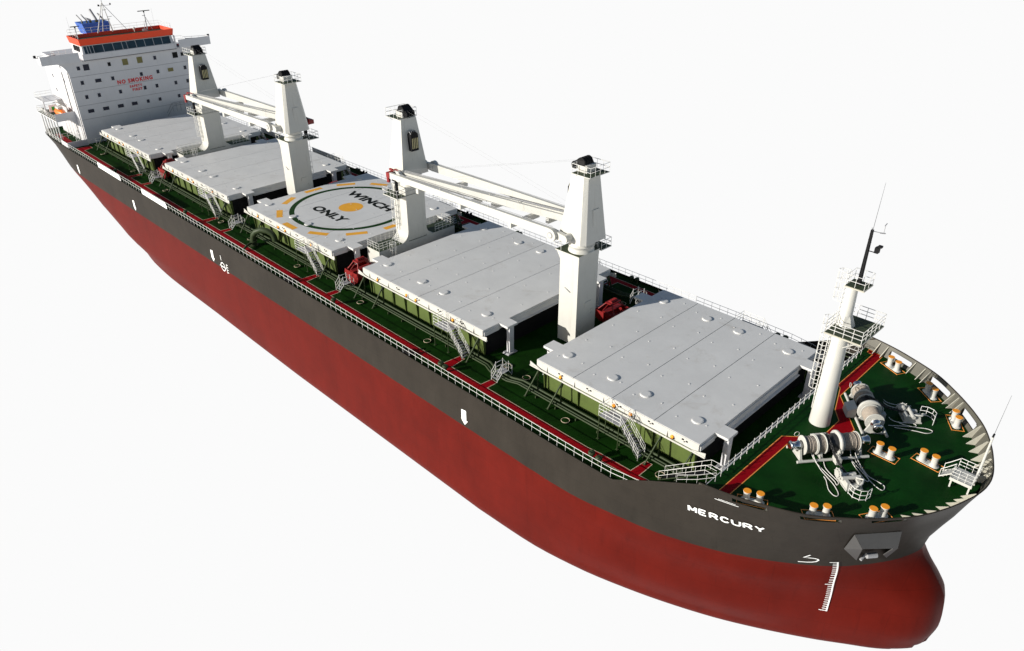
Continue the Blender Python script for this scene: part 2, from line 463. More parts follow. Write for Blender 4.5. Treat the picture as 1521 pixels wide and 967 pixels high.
# gunwale strip (thin lip along the sheer)
g = MB('hull')
for side in (-1, 1):
    pts = []
    x = -155
    while x < -4.7:
        pts.append((x, side*(hull_hb(x, .1)-.03), .14)); x += 3.0
    pts += [(x, side*(hull_hb(x, topz(x)-.02)-.03), topz(x)+.02) for x in (-4.6, -3, -1, 1, 2.4, 3.6)]
    g.tube(pts, .07, 5)
g.build('gunwale', hull)

# ---- main deck
def deck_sheet(zoff, xs, inset, m, name, parent, z=0.0):
    mb = MB(m)
    l = [(x, -(hull_hb(x, z)-inset), zoff) for x in xs]; r = [(x, (hull_hb(x, z)-inset), zoff) for x in xs]
    n = len(xs)
    mb.add(l + r, [(i, i+1, n+i+1, n+i) for i in range(n-1)])
    return mb.build(name, parent)
xs = [-154.9, -153.5, -151, -148, -143, -137, -130, -100, -60, -20, -10, -5, -3, -1, 0, 1, 2, 3.0]
main_deck = deck_sheet(0.0, xs, .04, 'deck', 'main_deck', ship)

# forecastle deck + aft bulkhead
xs = [2.9, 3.6, 4.6, 5.7, 6.8, 7.8, 9, 10.3, 11.4, 12.5, 13.3, 14.05, 14.7, 15.3, 15.8, 16.3, 16.8, 17.2, 17.6, 17.9, 18.0]
FZ = 3.2
fc_deck = deck_sheet(FZ, xs, .05, 'fcdeck', 'forecastle_deck', ship, z=FZ)
mb = MB('housewhite'); mb.prism([(-hull_hb(2.87, .05)+.08, .01), (hull_hb(2.87, .05)-.08, .01), (hull_hb(2.87, 3.1)-.08, FZ-.01), (-hull_hb(2.87, 3.1)+.08, FZ-.01)], 'x', 2.84, 2.89); mb.build('forecastle_bulkhead', ship)

# ---- bulwark with mooring openings
def bulwark():
    mb = MB('bulwark', 'hull')
    N = 150
    us = []
    for i in range(N+1):
        us.append(i/N)
    x0 = 3.0
    def P(u, z, off):
        x = x0 + (18.6-x0)*(1-(1-u)**1.7)
        uu = (x-X0)/(18.62-X0)
        # follow the station line so that the shell has the flare of the hull
        xz = X0 + (tip(z)-X0)*min(1, uu)
        h = hull_hb(min(xz, tip(z)-1e-4), z) if u < 1 else 0
        # inward offset
        e = 0.05
        xa = X0 + (tip(z)-X0)*min(.9999, uu-.002); xb = X0 + (tip(z)-X0)*min(.9999, uu+.002)
        ha, hb = hull_hb(xa, z), hull_hb(xb, z)
        t = Vector((xb-xa, hb-ha, 0)); t = t.normalized() if t.length > 1e-6 else Vector((0, -1, 0))
        n = Vector((-t.y, t.x, 0))      # outward for +y side (points +x,+y)
        if n.y < 0 and abs(n.y) > abs(n.x): n = -n
        return Vector((xz, h, z)) - n*off
    return P
BW = bulwark()
def bw_u(x):   # inverse of the station spacing at the top
    return 1-(1-(x-3.0)/(18.6-3.0))**(1/1.7)
OPEN = [(5.5, 7.9), (10.0, 12.3), (13.85, 15.55)]
def build_bulwark():
    mb = MB('bulwark')
    zr = [FZ-.02, 3.52, 3.60, 3.78, 3.96, 4.04, 4.35]
    brk = sorted(set([0.0, 1.0] + [bw_u(v) for a, b in OPEN for v in (a, a+.12, b-.12, b)] + [i/90 for i in range(91)]))
    us = [brk[0]]
    for b in brk[1:]:
        if b - us[-1] > 1e-4: us.append(b)
    def xof(u): return 3.0 + 15.6*(1-(1-u)**1.7)
    def hole(ua, ub, k):
        x = xof((ua+ub)/2)
        for a, b in OPEN:
            if a < x < b:
                if k in (2, 3): return True
                if k in (1, 4) and a+.12 < x < b-.12: return True
        return False
    for side in (-1, 1):
        mb.use('bulwark')
        n = len(us); vs = []
        for z in zr:
            for u in us:
                p = BW(u, z, .05); vs.append((p.x, side*max(0, p.y), p.z))
        for z in zr:
            for u in us:
                p = BW(u, z, .012); vs.append((p.x, side*max(0, p.y), p.z))
        off = len(zr)*n; fs = []; fh = []
        for k in range(len(zr)-1):
            for i in range(n-1):
                if hole(us[i], us[i+1], k): continue
                fs.append((k*n+i, k*n+i+1, (k+1)*n+i+1, (k+1)*n+i))
        mb.add(vs, fs, True)
    mb.cur = 0
    o = mb.build('bulwark', ship)
    return o, us, hole
bwk, BUS, BHOLE = build_bulwark()
# cut the same openings through the hull shell above the forecastle deck
def cut_hull():
    import bmesh
    bm = bmesh.new(); bm.from_mesh(hull.data)
    # split the shell rows at the opening edges
    for zc in (3.56, 4.02):
        geom = [f for f in bm.faces if f.calc_center_median().z > 2.2] 
        es = list({e for f in geom for e in f.edges}); vsl = list({v for f in geom for v in f.verts})
        bmesh.ops.bisect_plane(bm, geom=geom+es+vsl, plane_co=(0, 0, zc), plane_no=(0, 0, 1))
    for a, b in OPEN:
        for xc in (a, b):
            geom = [f for f in bm.faces if f.calc_center_median().z > 3.3 and abs(f.calc_center_median().x-xc) < 3]
            es = list({e for f in geom for e in f.edges}); vsl = list({v for f in geom for v in f.verts})
            bmesh.ops.bisect_plane(bm, geom=geom+es+vsl, plane_co=(xc, 0, 0), plane_no=(1, 0, 0))
    kill = []
    for f in bm.faces:
        c = f.calc_center_median()
        if 3.57 < c.z < 4.01 and any(a < c.x < b for a, b in OPEN): kill.append(f)
    bmesh.ops.delete(bm, geom=kill, context='FACES')
    bm.to_mesh(hull.data); bm.free()
cut_hull()
# cap rail of the bulwark
mb = MB('hull')
for side in (-1, 1):
    pts = []
    for i in range(61):
        p = BW(i/60, 4.35, .03); pts.append((p.x, side*max(0, p.y), 4.37))
    mb.tube(pts, .055, 5)
mb.build('cap_rail', bwk)
# opening frames
for a, b in OPEN:
    for side in (-1, 1):
        mb = MB('hull'); pts = []
        u0, u1 = bw_u(a), bw_u(b)
        top = [BW(u0+(u1-u0)*i/10, 4.03, .03) for i in range(11)]
        bot = [BW(u0+(u1-u0)*i/10, 3.55, .03) for i in range(10, -1, -1)]
        mb.tube([(p.x, side*p.y, p.z) for p in top+bot], .028, 5, closed=True)
        mb.build('mooring_opening_rim', bwk)
# bulwark brackets: one part each
for x in [4.25, 5.1, 8.15, 9.2, 9.75, 12.6, 13.1, 13.6, 15.85, 16.4, 16.95, 17.45, 17.85, 18.15, 18.4]:
    for side in (-1, 1):
        u = bw_u(x); a = BW(u, 4.28, .06); b = BW(u, FZ+.01, .06)
        t = (BW(min(.999, u+.01), 4.2, .06) - BW(u-.01, 4.2, .06)); t.z = 0; t.normalize()
        n = Vector((-t.y, t.x, 0))
        if n.dot(Vector((1, 1, 0))) > 0: n = -n     # point inboard
        dep = .50 if x < 15 else .68
        q = [b, b + n*dep, a + n*.10, a]
        th = t*.035
        lo = [(p-th) for p in q]; hi = [(p+th) for p in q]
        fix = lambda p: (p.x, side*p.y, p.z)
        mb = MB('stiff'); mb.hexa([fix(p) for p in lo], [fix(p) for p in hi]); mb.build('bracket', bwk)

# ---- lettering and marks on the hull side
def on_hull(x, z, side=-1, off=.04):
    h = hull_hb(x, z); e = .05
    dx = (hull_hb(x+e, z)-hull_hb(x-e, z))/(2*e); dz = (hull_hb(x, z+e)-hull_hb(x, z-e))/(2*e)
    n = Vector((-dx, 1, -dz)).normalized()
    p = Vector((x, h, z)) + n*off
    return (p.x, side*p.y, p.z)
mb = MB('marks')
def strip(mb, pts, w, z=True, side=-1, off=.05):
    # flat painted strip of constant width following points (x,z)
    n = len(pts); vs = []
    for i, (x, zz) in enumerate(pts):
        a = pts[max(0, i-1)]; b = pts[min(n-1, i+1)]
        d = Vector((b[0]-a[0], b[1]-a[1])); d.normalize(); nn = Vector((-d.y, d.x))*w/2
        vs += [on_hull(x+nn.x, zz+nn.y, side, off), on_hull(x-nn.x, zz-nn.y, side, off)]
    mb.add(vs, [(2*i, 2*i+1, 2*i+3, 2*i+2) for i in range(n-1)])
def seg(a, b, n=8): return [(a[0]+(b[0]-a[0])*i/n, a[1]+(b[1]-a[1])*i/n) for i in range(n+1)]
# block capitals of the ship's name, drawn as painted strokes
GL = {'M': [[(0, 0), (0, 1)], [(0, 1), (.5, .25)], [(.5, .25), (1, 1)], [(1, 1), (1, 0)]],
 'E': [[(0, 0), (0, 1)], [(0, 1), (.9, 1)], [(0, .5), (.8, .5)], [(0, 0), (.9, 0)]],
 'R': [[(0, 0), (0, 1)], [(0, 1), (.6, 1), (.88, .9), (.92, .75), (.85, .58), (.6, .48), (0, .48)], [(.5, .48), (1, 0)]],
 'C': [[(.95, .80), (.72, .97), (.45, 1), (.15, .88), (0, .5), (.15, .12), (.45, 0), (.72, .03), (.95, .20)]],
 'U': [[(0, 1), (0, .35), (.15, .06), (.5, 0), (.85, .06), (1, .35), (1, 1)]],
 'Y': [[(0, 1), (.5, .48)], [(1, 1), (.5, .48)], [(.5, .55), (.5, 0)]]}
for side in (-1, 1):
    mb = MB('marks'); pitch = 5.72/7
    for k, ch in enumerate('MERCURY'):
        kk = k if side < 0 else 6-k
        for j, st in enumerate(GL[ch]):
            pts = []
            for a, b in zip(st[:-1], st[1:]): pts += seg(a, b, 3)[:-1]
            pts.append(st[-1])
            f = (lambda u: u) if side < 0 else (lambda u: 1-u)
            strip(mb, [(2.08+kk*pitch+f(u)*.56, .42+v*.64) for u, v in pts], .17, side=side, off=.06+.003*j)
    mb.build('ship_name', hull)
for side in (-1, 1):
    mb = MB('marks')
    strip(mb, seg((11.80, -3.5), (11.86, -9.85), 60), .10, side=side, off=.09)
    n = 24
    for i in range(n+1):
        z = -3.55 - i*(9.8-3.55)/n
        w = .52 if i in (0, 11, n) else .33
        strip(mb, seg((11.86, z), (11.86-w, z), 4), .075, side=side, off=.085)
    mb.build('draft_marks', hull)
    mb = MB('marks')   # bulbous bow symbol
    c = [(10.25, -2.45), (9.83, -2.95), (10.2, -2.97), (10.5, -3.02), (10.68, -3.15), (10.7, -3.32), (10.55, -3.55), (10.3, -3.68), (10.0, -3.74), (9.45, -3.76)]
    strip(mb, c, .12, side=side); mb.build('bulbous_bow_mark', hull)
    for ax in (-23.5, -78.7, -107.2, -133.8):   # tug push arrows
        mb = MB('marks')
        mb.add([on_hull(ax+dx, z, side) for dx, z in ((-.32, -2.3), (.40, -2.2), (.40, -3.4), (-.32, -3.5))], [(0, 1, 2, 3)])
        mb.add([on_hull(ax+dx, z, side) for dx, z in ((-.42, -3.45), (.62, -3.42), (.15, -4.05))], [(0, 1, 2)])
        mb.build('tug_arrow_mark', hull)
    mb = MB('marks')   # load line disc
    cx, cz = -75.6, -3.9
    strip(mb, [(cx+.62*math.cos(t*PI/12), cz+.62*math.sin(t*PI/12)) for t in range(25)], .14, side=side)
    strip(mb, seg((cx-.95, cz), (cx+.95, cz)), .14, side=side)
    strip(mb, seg((cx+1.15, cz+.7), (cx+1.15, cz-.7)), .1, side=side)
    for k in range(4): strip(mb, seg((cx+1.15, cz+.7-.4*k), (cx+1.6, cz+.7-.4*k), 2), .1, side=side)
    strip(mb, seg((cx-.25, cz+.95), (cx-.25, cz+1.7), 2), .12, side=side)
    mb.build('load_line_mark', hull)
    mb = MB('marks')   # fine lines of small print near the bow rail
    strip(mb, seg((4.2, 3.22), (5.95, 3.20), 10), .06, side=side)
    for i in range(14):
        x = 4.5+i*.09
        strip(mb, seg((x, 3.36), (x+.055, 3.36), 1), .08, side=side)
    mb.build('small_print', hull)

# ---- anchor pocket: four sloped plates round an open recess on each bow
for side in (-1, 1):
    fx = lambda p: (p[0], side*-p[1], p[2])
    T0, T1 = (12.75, -9.2, 1.15), (15.1, -5.75, 0.75)       # upper edge where the roof plate meets flare
    R0, R1 = (13.10, -8.05, -1.55), (15.05, -4.95, -1.95)
    mb = MB('pocket')
    def plate(pts, t=.06):
        a, b, c = [Vector(p) for p in pts[:3]]
        n = (b-a).cross(c-a).normalized()*t
        lo = [Vector(p)-n/2 for p in pts]; hi = [Vector(p)+n/2 for p in pts]
        mb.hexa([fx(p) for p in lo], [fx(p) for p in hi])
    tA = (12.87, -8.90, 1.42); tB = (15.09, -5.35, .80); rA = (13.55, -8.4, .05); rB = (15.25, -5.65, -.65)
    L0 = (12.2, -7.98, -1.22); Lb = (12.82, -6.0, -3.50)
    plate([tA, tB, rB, rA])                    # roof plate
    plate([tA, rA, L0]); plate([rA, Lb, L0])   # after cheek
    plate([(14.95, -5.60, -.92), (14.39, -5.29, -2.26), (14.36, -3.80, -3.70), (14.9, -3.55, -2.4)])   # forward cheek
    mb.build('anchor_pocket', hull)
    mb = MB('grey')
    mb.cyl(fx((13.5, -6.3, -2.3)), fx((14.0, -5.6, -2.35)), .22, n=10); mb.cyl(fx((13.2, -6.4, -2.9)), fx((13.3, -5.4, -2.5)), .12, n=8)
    mb.build('anchor', hull)

# ---- red walkways with painted edges
def walkway(poly, z, parent, m='red', lm='line', name='walkway', w=.07):
    mb = MB(m); mb.add([(x, y, z+.004) for x, y in poly], [tuple(range(len(poly)))])
    o = mb.build(name, parent)
    e = MB(lm); n = len(poly)
    for i in range(n):
        a = Vector(poly[i]+(z+.009,)); b = Vector(poly[(i+1) % n]+(z+.009,))
        d = (b-a); 
        if d.length < .02: continue
        d.normalize(); nn = Vector((-d.y, d.x, 0))*w/2; ex = d*w/2
        e.add([a-nn-ex, b-nn+ex, b+nn+ex, a+nn-ex], [(0, 1, 2, 3)])
        # lift alternate lines so that overlapping corners never share a plane
        for k in range(4):
            v = e.v[-4+k]; e.v[-4+k] = (v[0], v[1], v[2]+.0012*(i % 3))
    e.build('edge_line', o)
    return o
HS = [(-132.6, -110.74), (-104.33, -82.38), (-76.34, -54.47), (-47.75, -26.36), (-18.58, 0.0)]
def side_path(s):
    p = [(-136.6, -14.7)]
    p += [(-70.5, -14.75), (-69.6, -15.05), (-66.5, -15.05), (-65.5, -14.75), (-8.4, -14.72), (-7.2, -14.5), (1.6, -14.0)]
    inner = [(1.6, -13.3)]
    for a, b in HS[::-1]:
        if b == 0.0:
            inner += [(-3.5, -13.65), (-3.5, -12.9), (-3.55, -11.7), (-4.25, -11.7), (-4.4, -13.65), (-7.6, -13.7), (-9.0, -13.88)]
        else:
            # crossover branch forward of the hatch and stair branch near its forward end
            inner += [(b+4.15, -13.88), (b+4.15, -12.55), (b+3.35, -12.45), (b+3.2, -13.88), (b-1.3, -13.88), (b-1.5, -11.9), (b-2.3, -11.8), (b-2.5, -13.88)]
    inner += [(-134.2, -13.88), (-134.9, -12.2), (-136.6, -12.2)]
    q = p + inner
    return q if s < 0 else [(x, -y) for x, y in q][::-1]
sp = walkway(side_path(-1), 0, ship); walkway(side_path(1), 0, ship)
# forecastle walkway
wp = [(3.35, 14.85), (3.45, 14.2), (4.0, 14.1), (3.95, 6.6), (4.35, 6.2), (5.55, 2.6), (6.5, 1.3), (6.5, -1.3), (5.55, -2.9), (4.05, -4.2), (3.95, -14.1), (3.5, -14.2), (3.35, -14.85),
      (4.75, -14.4), (4.9, -4.9), (6.5, -2.7), (8.0, -1.0), (8.0, 1.0), (4.9, 5.0), (4.85, 14.45)]
walkway(wp, FZ, ship, lm='orangeline')

# ---- deck railings on both sides
for s in (-1, 1):
    pts = [(x, s*(hull_hb(x, 0)-.16), .14) for x in (-154.5, -151, -147, -142, -136, -128)]
    pts += [(-60, s*15.84, .14), (-12, s*15.84, .14), (-8, s*15.8, .14), (-5, s*(hull_hb(-5, 0)-.18), .14), (-2.6, s*(hull_hb(-2.6, .1)-.25), .14), (-.6, s*(hull_hb(-.6, .1)-.3), .14)]
    mb = MB('rail'); mb.rail(pts, h=1.0, step=1.07, bars=(1.0, .52), r=.028)
    mb.build('deck_railing', ship)
# white wind boards on the railing
for s in (-1, 1):
    for a, b in ((-121.2, -111.3), (-102.0, -92.9)):
        mb = MB('marks'); mb.prism([(a, 1.15), (b, 1.15), (b+.35, .75), (b+.35, .2), (a, .25)], 'y', s*15.98, s*15.93); mb.build('white_name_board', ship)
# athwart railing on the forecastle edge
mb = MB('rail')
mb.rail([(3.15, -12.3, FZ), (3.15, 12.3, FZ)], h=1.05, step=1.0, bars=(.78, .35), r=.045)
mb.build('forecastle_railing', ship)
# stairs from the main deck to the forecastle, port and starboard
for s in (-1, 1):
    mb = MB('rail')
    y0, y1 = s*12.1, s*13.0
    for y in (y0, y1):
        mb.use('pipegreen').tube([(-2.0, y, .05), (2.1, y, FZ-.08), (2.9, y, FZ-.08)], .05, 4)
        mb.use('rail')
        for h in (.5, 1.0):
            mb.tube([(-2.0, y, h), (-1.8, y, h+.15), (2.1, y, FZ+h-.08), (3.1, y, FZ+h-.08)], .022, 4)
        for i in range(6):
            t = i/5; x = -2.0+4.1*t; z = .05+(FZ-.13)*t; mb.cyl((x, y, z), (x, y, z+1.0), .020, n=4)
    mb.use('dark')
    for i in range(1, 14):
        t = i/14; x = -2.0+4.1*t; z = .05+(FZ-.13)*t
        mb.box(x-.12, x+.12, min(y0, y1), max(y0, y1), z-.02, z+.005)
    mb.build('forecastle_stair', ship)
    mb = MB('rail')
    mb.rail([(.6, s*14.5, 2.2), (2.2, s*14.2, 3.0), (3.2, s*13.2, 3.22)], h=.9, step=.9, bars=(1, .5), r=.022)
    mb.build('forecastle_railing', ship)

# ------------------------------------------------------------------ hatches
def coaming_mb(L):
    mb = MB('coaming')
    for s in (-1, 1):
        mb.box(.5, L-.5, s*9.75-.05, s*9.75+.05, 0, 2.66)
        mb.box(.3, L-.3, s*9.98-.17, s*9.98+.17, 2.44, 2.52)     # coaming table
        n = round((L-1)/(4.4 if L < 20 else 2.3))
        for i in range(n+1):
            x = .55+(L-1.1)*i/n
            mb.prism([(9.8, .02), (9.95, .02), (10.15, 2.44), (9.8, 2.44)], 'x', x-.04, x+.04) if s > 0 else \
            mb.prism([(-9.8, .02), (-9.8, 2.44), (-10.15, 2.44), (-9.95, .02)], 'x', x-.04, x+.04)
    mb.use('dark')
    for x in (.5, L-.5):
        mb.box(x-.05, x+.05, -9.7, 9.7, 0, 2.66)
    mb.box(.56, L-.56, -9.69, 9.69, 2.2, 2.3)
    return mb
def cover_mb(L, joints, domes):
    mb = MB('cover')
    # shallow camber: centre of the cover is slightly higher than its edges
    xs = [0] + joints + [L]; T = 3.55
    for a, b in zip(xs[:-1], xs[1:]):
        a2 = a + (.03 if a > 0 else 0); b2 = b - (.03 if b < L else 0)
        sec = [(-10.5, 2.80), (-10.5, T-.02), (-10.46, T), (10.46, T), (10.5, T-.02), (10.5, 2.80)]
        mb.prism(sec, 'x', a2, b2)
    mb.use('seam')
    for j in joints: mb.box(j-.031, j+.031, -10.44, 10.44, 2.9, T-.03)
    mb.use('cover')
    # end skirts, a little below and inside
    for x, d in ((0, -1), (L, 1)):
        mb.box(x+d*.003, x+d*.10, -10.4, -8.25, 2.78, 3.28); mb.box(x+d*.003, x+d*.10, 8.25, 10.4, 2.78, 3.28)
        mb.box(x+d*.003, x+d*.10, -6.5, 6.5, 2.60, 3.28)
        mb.box(x+d*.10, x+d*.34, -6.4, 6.4, 2.60, 2.70)
    # small lashing sockets
    for k, (a, b) in enumerate(zip(xs[:-1], xs[1:])):
        for i in range(5):
            for fx in (.22, .78):
                x = a+(b-a)*fx; y = -8.6+17.2*i/4 + (.7 if fx > .5 else 0)
                if abs(y) < 10: mb.cyl((x, y, T-.01), (x, y, T+.035), .085, n=8)
    return mb
def dome_mb():
    mb = MB('cover')
    mb.cyl((0, 0, 3.54), (0, 0, 3.655), .53, .50, n=32)
    mb.cyl((0, 0, 3.6555), (0, 0, 3.67), .44, .43, n=32)
    return mb
def side_panel_mb(L, s):
    mb = MB('white')
    y = s*10.5
    mb.box(0.02, L-.02, y, y+s*.05, 2.72, 3.51)
    mb.box(-.75, L+.75, y+s*.06, y+s*.26, 2.60, 2.68)         # rolling rail
    mb.box(-.75, L+.75, y+s*.20, y+s*.26, 2.68, 2.76)
    # end gussets
    for x, d in ((-.75, 1), (L+.75, -1)):
        mb.prism([(x, 2.70), (x+d*1.6, 2.70), (x, 3.12)], 'y', y+s*.16, y+s*.195)
    n = max(8, round(L/1.9)); mb.use('dark')
    for i in range(n):
        x = 1.4+(L-2.8)*i/(n-1)
        if i % 2 == 0:
            mb.use('white'); mb.prism([(y+s*.05, 2.70), (y+s*.24, 2.70), (y+s*.05, 3.40)] if s > 0 else [(y+s*.05, 2.70), (y+s*.05, 3.40), (y+s*.24, 2.70)], 'x', x-.03, x+.03)
        else:
            mb.use('dark')
            mb.box(x-.28, x-.10, y+s*.05, y+s*.10, 3.20, 3.32); mb.box(x+.12, x+.30, y+s*.05, y+s*.10, 3.16, 3.28)
            mb.cyl((x-.02, y+s*.05, 3.1), (x-.02, y+s*.12, 3.1), .05, n=6)
    return mb
def valve_mb(s):
    mb = MB('orange'); mb.lathe((0, 0, 0), (0, s, 0), [(0, .17), (.10, .17), (.13, .12), (.14, .0001)], 12)
    mb.use('dark'); mb.cyl((.16, s*.0, -.10), (.16, s*.12, -.10), .07, n=6)
    return mb
def stay_mb(s):
    mb = MB('pipegreen')
    mb.cyl((-.45, s*12.15, .02), (0, s*10.72, 2.60), .09, n=6)
    mb.cyl((.02, s*10.85, .02), (.02, s*10.85, 2.46), .07, n=6)
    mb.prism([(s*10.4, 2.50), (s*10.9, 2.50), (s*10.75, 1.75)] if s > 0 else [(s*10.9, 2.50), (s*10.4, 2.50), (s*10.85, 1.75)], 'x', -.02, .04)
    mb.box(-.58, -.32, s*12.15-.13, s*12.15+.13, .004, .05)
    return mb
def stair_mb(s):
    mb = MB('rail'); Z = 2.62
    y0, y1 = s*11.25, s*12.25
    lo, hi = min(y0, y1), max(y0, y1)
    mb.use('grey').box(0, 2.4, lo, hi, Z-.06, Z)
    mb.box(.3, 2.2, *sorted((s*10.8, y0)), Z-.05, Z-.01)
    mb.use('pipegreen')
    for x in (.08, 2.3):
        for y in (y1, y0): mb.cyl((x, y, .02), (x, y, Z-.06), .05, n=6)
        mb.box(x-.12, x+.12, y1-.12, y1+.12, .004, .06)
    mb.use('rail')
    mb.rail([(0, y1, Z), (2.4, y1, Z)], h=1.1, step=.8, bars=(1, .66, .33), r=.030)
    mb.rail([(0, s*10.85, Z), (0, y1, Z)], h=1.1, step=.6, bars=(1, .66, .33), r=.030)
    mb.rail([(2.4, s*10.85, Z), (2.4, y0, Z)], h=1.1, step=.6, bars=(1, .5), r=.028)
    X1 = 4.65
    for y in (y0, y1):
        mb.use('pipegreen').tube([(2.4, y, Z-.03), (X1, y, .04)], .06, 4)
        mb.use('rail')
        for h in (.37, .74, 1.1): mb.tube([(2.4, y, Z+h), (X1-.1, y, .1+h)], .030, 4)
        for i in range(5):
            t = i/4; x = 2.4+(X1-.1-2.4)*t; z = Z*(1-t)+.04; mb.cyl((x, y, z), (x, y, z+1.1), .028, n=4)
    mb.use('grey')
    for i in range(1, 11):
        t = i/11; x = 2.4+(X1-2.4)*t; z = Z*(1-t)+.03; mb.box(x-.11, x+.11, lo, hi, z-.02, z+.01)
    return mb
def tab_mb(d):
    mb = MB('cover')
    mb.box(min(0, d*1.3)+ (0.004 if d > 0 else 0), max(0, d*1.3) - (0.004 if d < 0 else 0), -.75, .75, 3.30, 3.548)
    mb.use('white').prism([(-.75, 3.30), (-.3, 2.7), (.3, 2.7), (.75, 3.30)], 'x', d*.92, d*.96) if d > 0 else mb.use('white').prism([(-.75, 3.30), (-.3, 2.7), (.3, 2.7), (.75, 3.30)], 'x', d*.96, d*.92)
    return mb
def post_mb(d):
    mb = MB('housewhite'); x = d*.95
    mb.box(x-.22, x+.22, -.32, .32, .02, 3.29)
    mb.use('grey').prism([(-.75, .02), (.75, .02), (.6, .16), (-.6, .16)], 'x', x-.45, x+.45)
    return mb

protos = {}
def proto(key, fn, name):
    if key not in protos:
        mb = fn(); me_o = mb.build(name); protos[key] = me_o.data
        bpy.data.objects.remove(me_o)
    return protos[key]
def inst(key, fn, name, parent, loc, rotz=0.0):
    me = proto(key, fn, name)
    o = bpy.data.objects.new(name, me); COL.objects.link(o); o.parent = parent; o.location = loc; o.rotation_euler.z = rotz
    return o
HATCHES = []
for k, (a, b) in enumerate(HS):
    L = b-a
    Lk = round(L, 1)
    root = inst(('coam', Lk), lambda: coaming_mb(L), 'cargo_hatch', ship, (a, 0, 0))
    tag(root, group='cargo hatches in a row along the deck')
    joints = [L/4, L/2, 3*L/4]
    cov = inst(('cov', Lk), lambda: cover_mb(L, joints, None), 'hatch_cover', root, (0, 0, 0))
    dx = [1.7, 7.3, 11.1, L-1.95] if k == 4 else [1.5, 8.1, 12.0, L-2.3]
    for x in dx:
        for y in (-7.85, 8.1): inst('dome', dome_mb, 'round_lid', root, (x, y, 0))
    for s in (-1, 1):
        inst(('pan', Lk, s), lambda: side_panel_mb(L, s), 'side_skirt', root, (0, 0, 0))
        for fx in ((.17, .52, .62, .86) if k == 4 else (.14, .40, .48, .78)):
            inst(('valve', s), lambda: valve_mb(s), 'orange_valve', root, (L*fx, s*10.56, 2.98))
        for x in ((.45, 3.5, L-3.6, L-.45) if k == 4 else (.45, 4.2, L-.45)):
            inst(('stay', s), lambda: stay_mb(s), 'side_stay', root, (x, 0, 0))
        inst(('stair', s), lambda: stair_mb(s), 'access_stair', root, (L-9.3 if k == 4 else L-6.0, 0, 0))
        for d, x in ((-1, 0), (1, L)):
            inst(('tab', d), lambda: tab_mb(d), 'corner_tab', root, (x, s*7.45, 0))
            inst(('post', d), lambda: post_mb(d), 'support_post', root, (x, s*7.45, 0))
    HATCHES.append((root, cov))
tag(HATCHES[2][1], 'hatch cover painted with the winching circle')

# winching area markings on the middle hatch
cx = -65.6 - HS[2][0]
root3 = HATCHES[2][0]
def ring(mb, x, y, r0, r1, z, n=96):
    vs = [(x+r*math.cos(2*PI*i/n), y+r*math.sin(2*PI*i/n), z) for i in range(n) for r in (r0, r1)]
    mb.add(vs, [(2*i, 2*i+1, 2*((i+1) % n)+1, 2*((i+1) % n)) for i in range(n)])
mb = MB('heligreen'); ring(mb, cx, 0, 7.92, 8.64, 3.556); mb.build('painted_circle', root3)
mb = MB('heli'); mb.add([(cx+1.75*math.cos(2*PI*i/48), 1.75*math.sin(2*PI*i/48), 3.556) for i in range(48)], [tuple(range(48))]); mb.build('painted_disc', root3)
for i in range(12):
    t = math.radians(30*i); mb = MB('heli')
    c, s_ = math.cos(t), math.sin(t); r0, r1, hl = 9.50, 10.36, 1.42
    if abs(s_) > .99: r1 = 10.36
    q = [(r0, -hl), (r1, -hl), (r1, hl), (r0, hl)]
    mb.add([(cx+r*c-w*s_, max(-10.44, min(10.44, r*s_+w*c)), 3.556) for r, w in q], [(0, 1, 2, 3)]); mb.build('painted_dash', root3)
lettering('painted_word', 'WINCH', lambda u, v: (-70.9-HS[2][0]+10.4*u, 2.55+1.75*v, 3.557), 'black', root3, bold=.048, fit=True)
lettering('painted_word', 'ONLY', lambda u, v: (-69.3-HS[2][0]+7.6*u, -4.45+1.7*v, 3.557), 'black', root3, bold=.048, fit=True)
# ------------------------------------------------------------------ deck cranes
def crane_tower_mb(d):
    # d=+1: jib points aft, blind face forward; d=-1: mirrored fore and aft
    mb = MB('white')
    def X(x): return x*d
    lo = [(-1.35, -2.0), (1.6, -2.0), (2.05, -1.55), (2.05, 1.55), (1.6, 2.0), (-1.35, 2.0)]
    hi = [(-.55, -1.15), (1.0, -1.15), (1.35, -.85), (1.35, .85), (1.0, 1.15), (-.55, 1.15)]
    L = [(X(x), y, 12.12) for x, y in lo]; H = [(X(x), y, 19.15) for x, y in hi]
    if d < 0: L = L[::-1]; H = H[::-1]
    mb.hexa(L, H)
    # small raised panel and hand holds on the blind face
    mb.use('white')
    mb.hexa([(X(1.86), -.4, 13.9), (X(1.90), -.4, 13.9), (X(1.90), .5, 13.9), (X(1.86), .5, 13.9)][::(1 if d > 0 else -1)],
            [(X(1.72), -.4, 15.6), (X(1.78), -.4, 15.6), (X(1.78), .5, 15.6), (X(1.72), .5, 15.6)][::(1 if d > 0 else -1)])
    for z in (12.6, 13.0, 13.4):
        for y in (-1.0, -.5, .4, .9): mb.cyl((X(2.0-.1*(z-12)), y, z), (X(2.06-.1*(z-12)), y, z), .07, n=6)
    return mb
def crane_platform_mb(d):
    mb = MB('white')
    x0, x1 = sorted((-.35*d, 2.05*d))
    mb.box(x0, x1, -1.5, 1.5, 19.16, 19.22)
    mb.use('darkgreen').box(x0+.05, x1-.05, -1.45, 1.45, 19.224, 19.24)
    mb.use('rail').rail([(x0, -1.45, 19.24), (x1, -1.45, 19.24), (x1, 1.45, 19.24), (x0, 1.45, 19.24)], h=.95, step=.72, bars=(1, .5), r=.032, closed=True)
    mb.use('grey')
    for y in (-1.3, -.7, .7, 1.3):
        mb.tube([(x0+.1, y, 19.15), ((x0+x1)/2, y*.7, 18.6)], .03, 4)
    return mb
